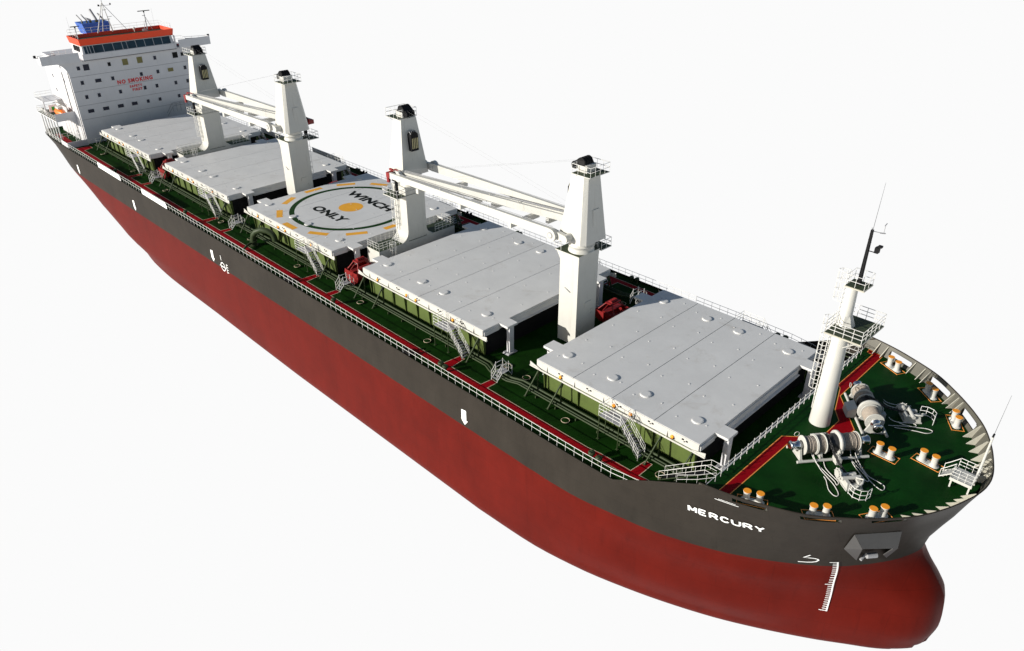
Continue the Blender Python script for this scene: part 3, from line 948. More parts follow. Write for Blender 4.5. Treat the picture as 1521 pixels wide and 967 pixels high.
def sheave_head_mb(d):
    mb = MB('white'); mb.box(min(-.25*d, .95*d), max(-.25*d, .95*d), -.7, .7, 19.25, 20.0)
    mb.use('dark')
    for y in (-.55, -.2, .15, .5):
        mb.cyl((.1*d, y-.09, 20.15), (.1*d, y+.09, 20.15), .52, n=16)
        mb.cyl((-.75*d, y-.09, 19.75), (-.75*d, y+.09, 19.75), .40, n=14)
    mb.hexa([(x*d, y, 19.9) for x, y in ((-.9, -.75), (.7, -.75), (.7, .75), (-.9, .75))][::d], [(x*d, y, 20.5) for x, y in ((-.3, -.6), (.45, -.6), (.45, .6), (-.3, .6))][::d])
    return mb
def neck_mb():
    mb = MB('white')
    mb.lathe((.12, 0, 10.78), (0, 0, 1), [(-.1, 1.38), (.10, 1.38), (.12, 1.30), (.50, 1.30), (.52, 1.36), (.66, 1.36), (.68, 1.30), (1.22, 1.30), (1.24, 1.5), (1.34, 1.5)], 32)
    return mb
def hoist_block_mb(d):
    # dark sheave block hung on the jib side of the tower
    mb = MB('dark'); x = -1.0*d
    sec = [(0, 15.2), (.55, 15.3), (.75, 15.9), (.75, 16.9), (.35, 17.6), (0, 17.7)]
    mb.prism([(y, z) for y, z in ((-.55, 15.3), (.55, 15.3), (.55, 17.3), (.3, 17.6), (-.3, 17.6), (-.55, 17.3))], 'x', *sorted((x+.15*d, x-.55*d)))
    mb.use('cream')
    for y in (-.38, -.13, .13, .38): mb.box(*sorted((x-.56*d, x-.60*d)), y-.05, y+.05, 15.6, 16.9)
    mb.use('grey')
    for y in (-.42, -.15, .12, .39): mb.tube([(x-.5*d, y, 17.25), (x-.2*d, y, 17.62), (x+.1*d, y, 17.65)], .06, 4)
    return mb
def beam(mb, a, b, w0, w1, h0, h1):
    a = Vector(a); b = Vector(b); d = (b-a); d.z = 0; d.normalize(); n = Vector((-d.y, d.x, 0))
    def sec(p, w, h): return [p-n*w/2-Vector((0, 0, h/2)), p+n*w/2-Vector((0, 0, h/2)), p+n*w/2+Vector((0, 0, h/2)), p-n*w/2+Vector((0, 0, h/2))]
    mb.hexa(sec(a, w0, h0), sec(b, w1, h1)); return mb
def jib_mb(d):
    # jib lies level, pointing to -d; local origin = crane axis; slewed outboard by the tip offset
    mb = MB('white'); Z = 12.72; ty = -2.65*d; tipx = -28.2*d
    for s in (-1, 1):
        py = s*2.45
        a = (-.3*d, py, Z); m = (-1.9*d, py+(ty-py)*.05, Z); e = (tipx, ty+s*.62, Z-.02)
        beam(mb, m, e, .44, .36, .98, .70)
        beam(mb, (.2*d, py, Z-.02), m, .46, .50, .60, .98)
        # hinge pin and the large pulley beside it
        mb.cyl((.15*d, py-s*.5, Z-.02), (.15*d, py+s*.42, Z-.02), .42, n=20)
        mb.cyl((-1.55*d, py+s*.18, Z), (-1.55*d, py+s*.62, Z), .68, n=24); mb.use('grey').cyl((-1.55*d, py+s*.60, Z), (-1.55*d, py+s*.66, Z), .34, n=20); mb.use('white').cyl((-1.55*d, py+s*.60, Z), (-1.55*d, py+s*.69, Z), .24, n=16)
        # walkway strip and hose along the top edge
        mb.use('grey').tube([(m[0], m[1]-s*.1, Z+.66), (e[0]+1.5*d, e[1]-s*.05, Z+.52)], .035, 4)
        mb.use('white')
    for f in (.22, .52, .8):                         # cross ties below the beams
        x = -1.9*d+(tipx+1.9*d)*f; yo = 2.45+(.62-2.45)*f; yc = ty*f
        mb.box(x-.22, x+.22, yc-yo-.2, yc+yo+.2, Z-1.05, Z-.46)
    for f in (.35, .5, .65):
        x = -1.9*d+(tipx+1.9*d)*f; yo = 2.45+(.62-2.45)*f; yc = ty*f
        mb.cyl((x, yc-yo, Z+.3), (x, yc-yo, Z+.62), .05, n=5)
    return mb
def jib_tip_mb(d):
    mb = MB('redmach'); Z = 12.72; ty = -2.65*d; x = -28.2*d
    mb.box(x-.55*d, x+.10*d, ty-.85, ty+.85, Z-.30, Z+.30)
    mb.box(x-.85*d, x-.25*d, ty-.12, ty+.12, Z+.05, Z+.55)
    mb.box(x-.50*d, x-.1*d, ty-.85, ty-.55, Z-.95, Z-.30)
    mb.tube([(x-.3*d, ty-.7, Z+.3), (x+.3*d, ty, Z+.62), (x+1.2*d, ty+.2, Z+.5)], .09, 5)
    mb.use('dark')
    for y in (-.35, 0, .35): mb.cyl((x+.7*d, ty+y-.09, Z+.12), (x+.7*d, ty+y+.09, Z+.12), .42, n=16)
    return mb
def wires_mb(d):
    mb = MB('grey')
    for y in (-.35, .35):
        mb.tube([(-.75*d, y, 20.1), (-28.0*d, -2.65*d+y, 13.1)], .007, 3)
    return mb
def post_plain_mb():
    mb = MB('white')
    mb.box(-1.35, 1.2, -1.6, 1.6, .02, 10.55)
    mb.hexa([(-1.35, -1.6, 9.7), (1.2, -1.6, 9.7), (1.2, 1.6, 9.7), (-1.35, 1.6, 9.7)], [(-1.85, -1.62, 10.55), (1.24, -1.62, 10.55), (1.24, 1.62, 10.55), (-1.85, 1.62, 10.55)])
    mb.box(-2.0, 1.26, -1.68, 1.68, 10.56, 10.66)
    mb.use('darkgreen').box(-1.95, 1.22, -1.64, 1.64, 10.664, 10.68)
    mb.use('grey').tube([(-.6, -1.62, 6.6), (.2, -1.72, 6.3)], .05, 4)
    mb.use('white').box(1.2, 1.26, -.3, .7, 4.4, 4.9)
    for z in (3.3, 3.7): mb.cyl((1.2, .9, z), (1.28, .9, z), .1, n=8)
    return mb
def post_house_mb():
    mb = MB('white')
    X0, X1 = -1.75, .9
    mb.box(X0, X1, -1.5, 1.5, 3.5, 10.6)
    mb.box(X0, X1, -6.3, 6.3, .02, 3.42)
    mb.use('darkgreen').box(X0+.03, X1-.03, -6.27, 6.27, 3.424, 3.46)
    mb.use('white')
    for s in (-1, 1):                               # curved brackets between post and house roof
        R = 1.35; pts = [(s*1.49, 3.42)]
        pts += [(s*(1.5+R-R*math.cos(t*PI/16)), 3.42+R-R*math.sin(t*PI/16)) for t in range(0, 9)]
        if s < 0: pts = pts[::-1]
        mb.prism(pts, 'x', X1-.06, X1-.004)
        mb.prism(pts, 'x', X0+.2, X0+.26)
        # cheek strip following the curve
        for k in range(8):
            t0, t1 = k*PI/16, (k+1)*PI/16
            a = (s*(1.5+R-R*math.cos(t0)), 3.42+R-R*math.sin(t0)); b = (s*(1.5+R-R*math.cos(t1)), 3.42+R-R*math.sin(t1))
            mb.add([(X0+.2, a[0], a[1]), (X1-.02, a[0], a[1]), (X1-.02, b[0], b[1]), (X0+.2, b[0], b[1])], [(0, 1, 2, 3)], True)
    # jib rest and working platform
    mb.box(-1.9, 1.0, -3.0, 1.9, 9.55, 9.65); mb.use('darkgreen').box(-1.85, .95, -2.95, 1.85, 9.654, 9.67)
    mb.use('white'); mb.box(-1.8, 1.0, -1.6, 1.6, 10.56, 10.74)
    return mb
def roof_rails_mb():
    mb = MB('rail')
    for s in (-1, 1):
        mb.rail([(-1.65, s*2.0, 3.46), (-1.65, s*6.2, 3.46), (.8, s*6.2, 3.46), (.8, s*3.0, 3.46)], h=1.0, step=.7, bars=(1, .66, .33), r=.034)
    mb.rail([(-1.85, 1.8, 9.67), (-1.85, -2.9, 9.67), (.95, -2.9, 9.67), (.95, 1.8, 9.67)], h=.95, step=.7, bars=(1, .5), r=.034)
    return mb
def caged_ladder_mb(x, y, z0, z1, axis='y', s=-1, R=.42):
    """vertical ladder; the cage bulges toward direction s along the axis"""
    mb = MB('rail')
    def P(a, b, z): return (x+a, y+s*b, z) if axis == 'y' else (x+s*b, y+a, z)
    for a in (-.25, .25): mb.cyl(P(a, .05, z0), P(a, .05, z1+.9), .035, n=4)
    n = int((z1-z0)/.4)
    for i in range(n): mb.cyl(P(-.25, .05, z0+.2+i*.4), P(.25, .05, z0+.2+i*.4), .022, n=4)
    zz = [z0+2.0+i*.85 for i in range(int((z1+.9-z0-2.0)/.85)+1)]
    arc = [(R*math.sin(t), .05+R*(1-math.cos(t))+.0) for t in [(-.9+1.8*i/6)*PI for i in range(7)]]
    ring = [(-.25, .05), (-R, .3), (-R*.75, .65), (0, .82), (R*.75, .65), (R, .3), (.25, .05)]
    for z in zz: mb.tube([P(a, b, z) for a, b in ring], .03, 4)
    for a, b in ring[1:-1]:
        if zz: mb.cyl(P(a, b, zz[0]), P(a, b, zz[-1]), .022, n=4)
    return mb

CR = [(-22.5, 1, 'plain'), (-51.1, -1, 'house'), (-79.35, 1, 'plain'), (-107.5, -1, 'house')]
clabels = ['', '', '', '']
for i, (x, d, k) in enumerate(CR):
    root = inst(('post', k, 1), post_plain_mb if k == 'plain' else post_house_mb, 'deck_crane', ship, (x, 0, 0))
    tag(root, group='white deck cranes along the centreline')
    inst('neck', neck_mb, 'slewing_ring', root, (0, 0, 0))
    inst(('tower', d), lambda: crane_tower_mb(d), 'crane_house', root, (0, 0, 0))
    inst(('cplat', d), lambda: crane_platform_mb(d), 'top_platform', root, (0, 0, 0))
    inst(('head', d), lambda: sheave_head_mb(d), 'sheave_head', root, (0, 0, 0))
    inst(('block', d), lambda: hoist_block_mb(d), 'hoist_block', root, (0, 0, 0))
    inst(('jib', d), lambda: jib_mb(d), 'jib', root, (0, 0, 0))
    inst(('tipp', d), lambda: jib_tip_mb(d), 'jib_tip', root, (0, 0, 0))
    inst(('wires', d), lambda: wires_mb(d), 'luffing_wire', root, (0, 0, 0))
    if k == 'house':
        inst('rrails', roof_rails_mb, 'platform_railing', root, (0, 0, 0))
        inst('lad1', lambda: caged_ladder_mb(-1.15, -1.5, 3.5, 9.6, 'y', -1), 'caged_ladder', root, (0, 0, 0))
        inst('lad2', lambda: caged_ladder_mb(.92, -4.4, .5, 3.5, 'x', 1), 'caged_ladder', root, (0, 0, 0))
        inst('rest', lambda: MB('dark').box(.45, .75, -2.75, -2.45, 9.67, 11.9).box(.3, .9, -3.0, -2.2, 11.9, 12.1), 'jib_rest', root, (0, 0, 0))
    else:
        inst('lad3', lambda: caged_ladder_mb(.3, 1.6, 3.0, 10.3, 'y', 1), 'caged_ladder', root, (0, 0, 0))
        def sideplat():
            mb = MB('white'); mb.box(-1.3, 1.3, 1.9, 3.6, 10.3, 10.4); mb.use('darkgreen').box(-1.25, 1.25, 1.95, 3.55, 10.404, 10.42)
            mb.use('rail').rail([(-1.25, 1.95, 10.42), (-1.25, 3.55, 10.42), (1.25, 3.55, 10.42), (1.25, 1.95, 10.42)], h=.95, step=.8, bars=(1, .5), r=.034)
            mb.rail([(-2.1, 1.7, 10.77), (-2.1, -1.7, 10.77), (-1.2, -1.7, 10.77)], h=.95, step=.8, bars=(1, .5), r=.034)
            mb.use('dark').box(-.9, -.5, 2.4, 2.8, 10.42, 11.6)
            return mb
        inst('sideplat', sideplat, 'platform_railing', root, (0, 0, 0))
        inst('rest2', lambda: MB('dark').box(-.9, -.3, 2.3, 3.0, 11.6, 12.1), 'jib_rest', root, (0, 0, 0))

# ------------------------------------------------------------------ foremast
fm = MB('white')
fm.lathe((5.35, 0, FZ), (0, 0, 1), [(0, .88), (.02, .88), (9.6, .60), (9.65, .52), (13.45, .44)], 32)
fm.hexa([(5.55, -.75, 12.96), (6.15, -.35, 12.96), (6.15, .35, 12.96), (5.55, .75, 12.96)], [(5.5, -.5, 13.9), (5.8, -.25, 13.9), (5.8, .25, 13.9), (5.5, .5, 13.9)])
foremast = fm.build('foremast', ship)
mb = MB('stiff'); mb.box(4.75, 7.75, -2.15, 2.15, 12.78, 12.9); mb.use('darkgreen').box(4.8, 7.7, -2.1, 2.1, 12.904, 12.93)
for y in (-1.8, 1.8): mb.use('white').tube([(7.4, y, 12.78), (5.9, y*.3, 11.2)], .05, 4)
mb.build('lower_platform', foremast)
mb = MB('rail'); mb.rail([(4.8, -2.1, 12.93), (7.7, -2.1, 12.93), (7.7, 2.1, 12.93), (4.8, 2.1, 12.93)], h=1.05, step=.8, bars=(1, .66, .33), r=.032)
mb.rail([(4.8, 2.1, 12.93), (4.8, .5, 12.93)], h=1.05, step=.8, bars=(1, .66, .33), r=.032); mb.rail([(4.8, -2.1, 12.93), (4.8, -.5, 12.93)], h=1.05, step=.8, bars=(1, .66, .33), r=.032)
mb.build('platform_railing', foremast)
mb = MB('stiff'); mb.box(5.0, 6.55, -.85, .85, 16.55, 16.66); mb.use('darkgreen').box(5.04, 6.5, -.8, .8, 16.664, 16.68); mb.build('upper_platform', foremast)
mb = MB('rail'); mb.rail([(5.04, -.8, 16.68), (6.5, -.8, 16.68), (6.5, .8, 16.68), (5.04, .8, 16.68)], h=.95, step=.8, bars=(1, .5), r=.028, closed=True); mb.build('platform_railing', foremast)
mb = MB('dark')
for a, b in ((-.11, -.11), (.11, -.11), (.11, .11), (-.11, .11)): mb.cyl((5.75+a, b, 16.66), (5.75+a*.6, b*.6, 21.3), .032, n=4)
for i in range(10):
    z = 16.9+i*.45; mb.tube([(5.64, -.11, z), (5.86, .11, z+.22)], .02, 3); mb.tube([(5.86, -.11, z+.22), (5.64, .11, z+.45)], .02, 3)
mb.box(5.66, 5.84, -.09, .09, 16.66, 21.2)
mb.build('lattice_pole', foremast)
mb = MB('dark'); mb.tube([(5.8, 0, 19.6), (6.3, .25, 19.5)], .04, 4); mb.box(6.2, 6.5, .1, .5, 19.5, 19.95); mb.box(6.35, 6.65, .2, .5, 19.95, 20.1); mb.build('mast_light', foremast)
mb = MB('grey'); mb.tube([(5.8, 0, 21.2), (6.4, .6, 21.0), (6.4, .6, 21.6)], .03, 4); mb.cyl((6.4, .45, 21.65), (6.4, .8, 21.75), .04, n=5); mb.cyl((6.2, .4, 21.05), (6.5, .7, 21.0), .05, n=5); mb.build('wind_sensor', foremast)
mb = MB('dark'); mb.cyl((5.78, 0, 21.2), (5.85, 0, 25.0), .016, .008, n=4); mb.build('whip_aerial', foremast)
lad = caged_ladder_mb(4.55, 0, 4.4, 12.9, 'x', -1, R=.45); lad.build('caged_ladder', foremast)
lad = caged_ladder_mb(4.85, 0, 12.95, 16.7, 'x', -1, R=.40); lad.build('caged_ladder', foremast)

# ------------------------------------------------------------------ bollards
def bollard_mb():
    mb = MB('white')
    for x in (-.48, .48):
        mb.lathe((x, 0, .06), (0, 0, 1), [(0, .36), (.04, .36), (.06, .27), (.10, .25), (.72, .25), (.80, .27), (.84, .30), (.90, .30)], 20)
    mb.use('winch')
    n = 10; ring_ = []
    for c, t0 in ((.58, -PI/2), (-.58, PI/2)):
        for i in range(n+1):
            t = t0+PI*i/n; ring_.append((c+.32*math.cos(t), .32*math.sin(t)))
    mb.prism(ring_, 'z', .0, .07)
    return mb
def cap_mb():
    mb = MB('orange'); mb.cyl((0, 0, .965), (0, 0, .99), .295, n=24); return mb
def frame_mb():
    mb = MB('orangeline')
    a, b, w = 1.14, .52, .05
    for (x0, x1, y0, y1) in ((-a, a, -b, -b+w), (-a, a, b-w, b), (-a, -a+w, -b+w, b-w), (a-w, a, -b+w, b-w)): mb.box(x0, x1, y0, y1, .004, .035)
    return mb
B = [((5.95, 13.35), (6.85, 12.9)), ((10.25, 11.25), (10.95, 10.65)), ((13.6, 8.6), (14.1, 7.8))]
plist = []
for s in (-1, 1):
    for a, b in B: plist.append(((a[0], s*a[1]), (b[0], s*b[1])))
plist += [((10.7, -.6), (11.65, -.62)), ((13.6, 1.0), (14.5, .9))]
for a, b in plist:
    cx_, cy_ = (a[0]+b[0])/2, (a[1]+b[1])/2; ang = math.atan2(b[1]-a[1], b[0]-a[0])
    if abs(cy_) > 7 and cx_ > 13: cx_ -= .12; cy_ -= math.copysign(.12, cy_)
    o = inst('bollard', bollard_mb, 'double_bollard', ship, (cx_, cy_, FZ), ang)
    tag(o, group='double bollards on the forecastle deck')
    for x in (-.48, .48): inst('cap', cap_mb, 'orange_cap', o, (x, 0, 0))
    inst('frame', frame_mb, 'painted_frame', o, (0, 0, 0))

# ------------------------------------------------------------------ mooring winches (windlasses)
def winch(s, parent):
    # local x along the shaft, y multiplied by s (forward side is -y for starboard)
    F = lambda y: y*(-s) * -1
    f = 1 if s > 0 else -1            # forward direction of local y
    root = MB('winch')
    for y in (-.95*f, 1.0*f): root.tube([(-3.2, y, .16), (2.9, y, .16)], .13, 6)
    for x in (-2.75, -1.0, .55, 2.35):
        root.box(x-.12, x+.12, -1.0, 1.0, .03, .16)
        root.prism([(-.75, .1), (.75, .1), (.32, 1.15), (-.32, 1.15)], 'x', x-.09, x+.09)
        root.cyl((x-.16, 0, 1.05), (x+.16, 0, 1.05), .30, n=14)
    root.cyl((-3.0, 0, 1.05), (3.0, 0, 1.05), .14, n=10)
    root.prism([(-.95*f, .05), (-1.7*f, .05), (-1.7*f, .75), (-.95*f, 1.1)] if f < 0 else [(-1.7, .05), (-.95, .05), (-.95, 1.1), (-1.7, .75)], 'x', -.9, .4)   # motor housing on the after side
    root.box(-.2, .25, .9*f if f > 0 else 1.6*f, 1.6*f if f > 0 else .9*f, .05, .55)
    ro = root.build('mooring_winch', ship, (7.85, s*3.5, FZ), rotz=math.radians(-s*52))
    tag(ro, group='mooring winches beside the foremast')
    def drum(x0, x1, r, rf, nm='rope_drum'):
        mb = MB('winch')
        for x in (x0, x1): mb.lathe((x-.05, 0, 1.05), (1, 0, 0), [(.01, rf-.05), (.01, rf), (.08, rf), (.08, rf-.05)], 36)
        mb.use('rope'); prof = []; n = int((x1-x0-.12)/.11)
        for i in range(n):
            t = .06+(x1-x0-.12)*i/n; dt = (x1-x0-.12)/n
            wob = random.uniform(-.02, .02)
            prof += [(t, r-.07+wob), (t+dt*.2, r+.01+wob), (t+dt*.5, r+.04+wob), (t+dt*.8, r+.01+wob)]
        prof.append((x1-x0-.06, r))
        mb.lathe((x0, 0, 1.05), (1, 0, 0), prof, 28)
        return mb.build(nm, ro)
    drum(-2.45, -1.50, .68, .80); drum(-1.42, -.72, .70, .84)
    drum(.75, 2.15, .68, .80)
    mb = MB('winch'); mb.lathe((.35, 0, 1.05), (1, 0, 0), [(0, .6), (0, .98), (.04, 1.02), (.18, 1.02), (.22, .98), (.22, .6)], 40); mb.build('brake_disc', ro)
    mb = MB('chain'); mb.lathe((-.62, 0, 1.05), (1, 0, 0), [(0, .75), (.12, .80), (.3, .55), (.55, .55), (.75, .80), (.9, .75)], 24); mb.build('chain_wheel', ro)
    for x, dd in ((-2.8, -1), (2.45, 1)):
        mb = MB('steel'); mb.lathe((x, 0, 1.05), (dd, 0, 0), [(0, .44), (.14, .33), (.50, .33), (.66, .43), (.74, .38), (.76, .15)], 28); mb.build('warping_head', ro)
    mb = MB('winch')
    mb.lathe((-2.95, -1.2*f, 1.3), (0, f, .25), [(0, .28), (.03, .28)], 12) if False else mb.tube([(-2.6+.22*math.cos(t*PI/6), -.9*f, 1.5+.22*math.sin(t*PI/6)) for t in range(12)], .025, 4, closed=True)
    mb.tube([(.15+.26*math.cos(t*PI/6), 1.2*f, .95+.26*math.sin(t*PI/6)) for t in range(12)], .03, 4, closed=True)
    mb.cyl((.15, 1.2*f, .5), (.15, 1.2*f, 1.2), .03, n=4)
    mb.build('hand_wheel', ro)
    return ro
WS = winch(-1, ship); WP = winch(1, ship)

# chain stoppers and their guard rails
for s in (-1, 1):
    Y = lambda y: y*-s
    mb = MB('winch')
    fx = lambda x, y, z: (x, Y(y), z)
    # body, saddle and lever arm, forward and outboard of the winch
    cx_, cy_ = 10.75, -6.0
    dv = Vector((.788, -.615, 0)); nv = Vector((.615, .788, 0))
    def L(a, b, z): p = Vector((cx_, cy_, 0)) + dv*a + nv*b; return (p.x, Y(p.y), FZ+z)
    def hx(a0, a1, b0, b1, z0, z1, k=1.0):
        lo = [L(a0, b0, z0), L(a1, b0, z0), L(a1, b1, z0), L(a0, b1, z0)]
        am, bm_ = (a0+a1)/2, (b0+b1)/2
        q = lambda a, b: (am+(a-am)*k, bm_+(b-bm_)*k)
        hi = [L(*q(a, b), z1) for a, b in ((a0, b0), (a1, b0), (a1, b1), (a0, b1))]
        if s > 0: lo = lo[::-1]; hi = hi[::-1]
        mb.hexa(lo, hi)
    hx(-.7, .7, -.62, -.30, .02, .62, .8); hx(-.7, .7, .30, .62, .02, .62, .8)
    hx(-.75, .75, -.7, .7, .0, .09)
    hx(.3, .75, -.3, .3, .05, .4)
    mb.cyl(L(-.05, -.75, .62), L(-.05, .75, .62), .16, n=12)
    mb.cyl(L(-.55, -.65, .45), L(-.55, .65, .45), .22, n=12)
    mb.tube([L(.0, .35, .65), L(.55, .7, .85), L(.9, .35, .8), L(.95, -.1, .5)], .09, 6)
    # spoked hand wheel
    c = Vector(L(-.65, -.75, .62)); e1 = Vector(L(1, 0, 0))-Vector(L(0, 0, 0)); e2 = Vector((0, 0, 1)); e1 = (e1*.8+e2*.1).normalized()
    ringp = [c + e1*(.42*math.cos(t*PI/10)) + (e2*.8).normalized()*(.42*math.sin(t*PI/10)) for t in range(20)]
    mb.tube(ringp, .05, 5, closed=True)
    for t in range(8):
        mb.tube([c, c + e1*(.52*math.cos(t*PI/4)) + e2*(.52*math.sin(t*PI/4))], .045, 4)
    mb.lathe(c, (nv.x, Y(nv.y), 0), [(-.1, .30), (.25, .34), (.3, .2)], 12)
    st = mb.build('chain_stopper', ship)
    mb = MB('rail')
    pts = [fx(11.1, -7.1, FZ), fx(11.55, -7.35, FZ), fx(12.05, -7.3, FZ), fx(12.42, -6.95, FZ), fx(12.5, -6.4, FZ)]
    mb.rail(pts, h=.95, step=.62, bars=(1, .55, .1), r=.035)
    mb.build('guard_railing', ship)
    # anchor chain from the wheel to the stopper
    mb = MB('chain')
    a = Vector((7.62, Y(-3.62), FZ+1.62)); 
    path = [Vector((7.45, Y(-3.75), FZ+1.85)), Vector((7.95, Y(-4.15), FZ+1.62)), Vector((8.6, Y(-4.6), FZ+1.1)), Vector((9.3, Y(-5.1), FZ+.75)), Vector((10.1, Y(-5.65), FZ+.62)), Vector((10.9, Y(-6.15), FZ+.45)), Vector((11.3, Y(-6.45), FZ+.05))]
    acc = 0; k = 0
    seglen = .19
    for p, q in zip(path[:-1], path[1:]):
        Ls = (q-p).length; d = (q-p).normalized(); t = 0
        while t < Ls:
            c = p+d*t; sdv = d.cross(Vector((0, 0, 1))).normalized() if k % 2 else d.cross(d.cross(Vector((0, 0, 1)))).normalized()
            lk = [c + d*(.15*math.cos(v*PI/4)) + sdv*(.095*math.sin(v*PI/4)) for v in range(8)]
            mb.tube(lk, .042, 5, closed=True); t += seglen; k += 1
    mb.build('anchor_chain', ship)

# small bow platform with steps, and the jackstaff
mb = MB('white')
mb.box(16.2, 17.7, -.85, .85, 4.02, 4.1)
for x in (16.3, 17.6):
    for y in (-.75, .75): mb.box(x-.06, x+.06, y-.06, y+.06, FZ+.01, 4.02)
mb.box(16.15, 17.75, -.9, -.84, 3.9, 4.14); mb.box(16.15, 16.2, -.84, .9, 3.95, 4.14)
for i in range(4): mb.box(15.35+i*.22, 15.6+i*.22, -.1, .75, 3.35+i*.2, 3.39+i*.2)
for y in (-.12, .77): mb.tube([(15.3, y, FZ+.05), (16.2, y, 4.05)], .06, 4)
bp = mb.build('bow_platform', ship)
mb = MB('rail')
mb.rail([(16.2, -.85, 4.1), (17.7, -.85, 4.1), (17.7, .85, 4.1), (16.2, .85, 4.1)], h=.9, step=.5, bars=(1, .66, .33), r=.03)
mb.rail([(16.2, -.85, 4.1), (16.2, -.2, 4.1)], h=.9, step=.4, bars=(1, .66, .33), r=.03)
for y in (-.12, .77): mb.tube([(15.3, y, FZ+.8), (15.6, y, FZ+1.1), (16.2, y, 5.0)], .035, 4); mb.cyl((15.3, y, FZ), (15.3, y, FZ+.8), .03, n=4)
mb.build('platform_railing', bp)
mb = MB('white'); mb.cyl((17.68, 0, 4.1), (17.72, 0, 8.45), .10, .075, n=10); mb.use('dark').cyl((17.72, -.12, 8.45), (17.72, .15, 8.6), .07, n=6); 
js = mb.build('jackstaff', ship)
mb = MB('dark'); mb.cyl((17.72, 0, 8.4), (17.85, 0, 12.2), .014, .008, n=4); mb.build('whip_aerial', js)

# ------------------------------------------------------------------ main deck gear
for s in (-1, 1):
    runs = [10.75, 11.25, 11.55]
    for y, r in zip(runs, (.13, .09, .09)):
        pts = [(-135.2, s*y, .38)]
        for k, (a, b) in enumerate(HS[:-1]):
            na = HS[k+1][0]
            pts += [(b-.6, s*y, .38), (b+1.4, s*y, .38), (b+2.6, s*(y+.45), .38), (na-2.8, s*(y+.45), .38), (na-1.6, s*y, .38)]
        pts += [(-1.0, s*y, .38)]
        mb = MB('pipegreen'); mb.tube(pts, r, 8); mb.build('deck_pipe', ship)
    for k, (a, b) in enumerate(HS):
        x = a+1.0
        while x < b: inst('psup', lambda: MB('pipegreen').box(-.05, .05, -.6, .6, .0, .26), 'pipe_support', ship, (x, s*11.15, .004)); x += 2.6
def vent_mb():
    mb = MB('pipegreen'); mb.cyl((0, 0, 0), (0, 0, .55), .14, n=12)
    mb.lathe((0, 0, .5), (0, 0, 1), [(0, .18), (.02, .30), (.22, .33), (.34, .24), (.36, .0001)], 18); return mb
VX = [(-7.8, -14.85), (-6.9, -14.95), (-28.2, -14.85), (-27.4, -14.95), (-48.1, -14.85), (-88.4, -14.85), (-6.4, 15.2), (-5.5, 15.3), (-26.5, 15.2), (-25.7, 15.25), (-46.9, 15.2), (-46.3, 15.2), (-86.5, 15.2), (-85.9, 15.2), (-116, -14.9)]
for x, y in VX:
    o = inst('vent', vent_mb, 'mushroom_vent', ship, (x, y, .01)); tag(o, group='mushroom vents along the side decks')
def ringhatch_mb():
    mb = MB('line'); mb.tube([(.40*math.cos(t*PI/12), .40*math.sin(t*PI/12), .14) for t in range(24)], .030, 5, closed=True)
    mb.use('deck').lathe((0, 0, 0), (0, 0, 1), [(0, .40), (.13, .40), (.14, .38), (.15, .0001)], 24); return mb
for x, y in [(-13, 12.45), (-2.2, 12.45), (-33.4, 12.45), (-46.1, 12.45), (-60.4, 12.45), (-81.9, 12.4), (-101.3, 12.5), (-73, 12.45), (-115, 12.4), (-129, 12.4), (-20.6, 9.9), (-23.6, 9.7)]:
    for s in (-1, 1):
        o = inst('ringhatch', ringhatch_mb, 'deck_manhole', ship, (x, s*y, .004)); tag(o, group='round manholes on the side decks')
def crossover_mb(s):
    mb = MB('rail')
    for x in (-.42, .42):
        for h in (.45, .95):
            mb.tube([(x, s*12.55, h), (x, s*12.45, h+.1), (x, s*11.9, .75+h), (x, s*10.9, .75+h), (x, s*10.4, h+.2)], .036, 4)
        for y, z in ((12.5, 0), (11.9, .72), (10.9, .72), (10.4, 0)): mb.cyl((x, s*y, z), (x, s*y, z+1.15), .04, n=4)
        mb.tube([(x, s*12.55, .03), (x, s*11.9, .72), (x, s*10.9, .72), (x, s*10.4, .03)], .05, 4)
    mb.use('grey').box(-.42, .42, min(s*11.9, s*10.9), max(s*11.9, s*10.9), .70, .74)
    for t in (.33, .66): 
        y = s*(12.55-.65*t); mb.box(-.42, .42, y-.1, y+.1, .7*t, .7*t+.03)
    return mb
for k, (a, b) in enumerate(HS[:-1]):
    for s in (-1, 1):
        o = inst(('cross', s), lambda: crossover_mb(s), 'pipe_crossover_steps', ship, (b+3.75, 0, .005)); tag(o, group='small white steps over the deck pipes')
# large curved pipe beside the middle hatch
mb = MB('pipegreen')
mb.cyl((-70.9, -13.0, .01), (-70.9, -13.0, .12), .62, n=20)
mb.tube([(-70.9, -13.0, .1), (-70.9, -13.0, .9), (-70.75, -12.95, 1.5), (-70.3, -12.7, 2.1), (-69.6, -12.2, 2.45), (-68.9, -11.7, 2.35), (-68.4, -11.3, 2.0), (-68.2, -11.15, 1.5), (-68.15, -11.1, .9)], .40, 16)
mb.cyl((-70.9, -13.0, .55), (-70.9, -13.0, .68), .52, n=20)
mb.tube([(-70.9, -13.1, .5), (-70.6, -14.0, .45), (-70.0, -14.9, .4), (-70.0, -15.0, .05)], .16, 8)
mb.build('curved_vent_pipe', ship)
# mooring chocks (black roller pairs) and cable trays seen against the port rail
for x in (-33.0, -57.5, -84.5):
    for s in (-1, 1):
        mb = MB('dark'); mb.box(x-.8, x+.8, s*15.5-.25, s*15.5+.25, .01, .35); mb.cyl((x-.4, s*15.5, .3), (x-.4, s*15.5, .7), .18, n=12); mb.cyl((x+.4, s*15.5, .3), (x+.4, s*15.5, .7), .18, n=12)
        mb.build('fairlead', ship)
# ------------------------------------------------------------------ accommodation block
HX = -138.0
mb = MB('housewhite')
mb.box(-152.0, HX, -11.9, 11.9, .02, 15.35)
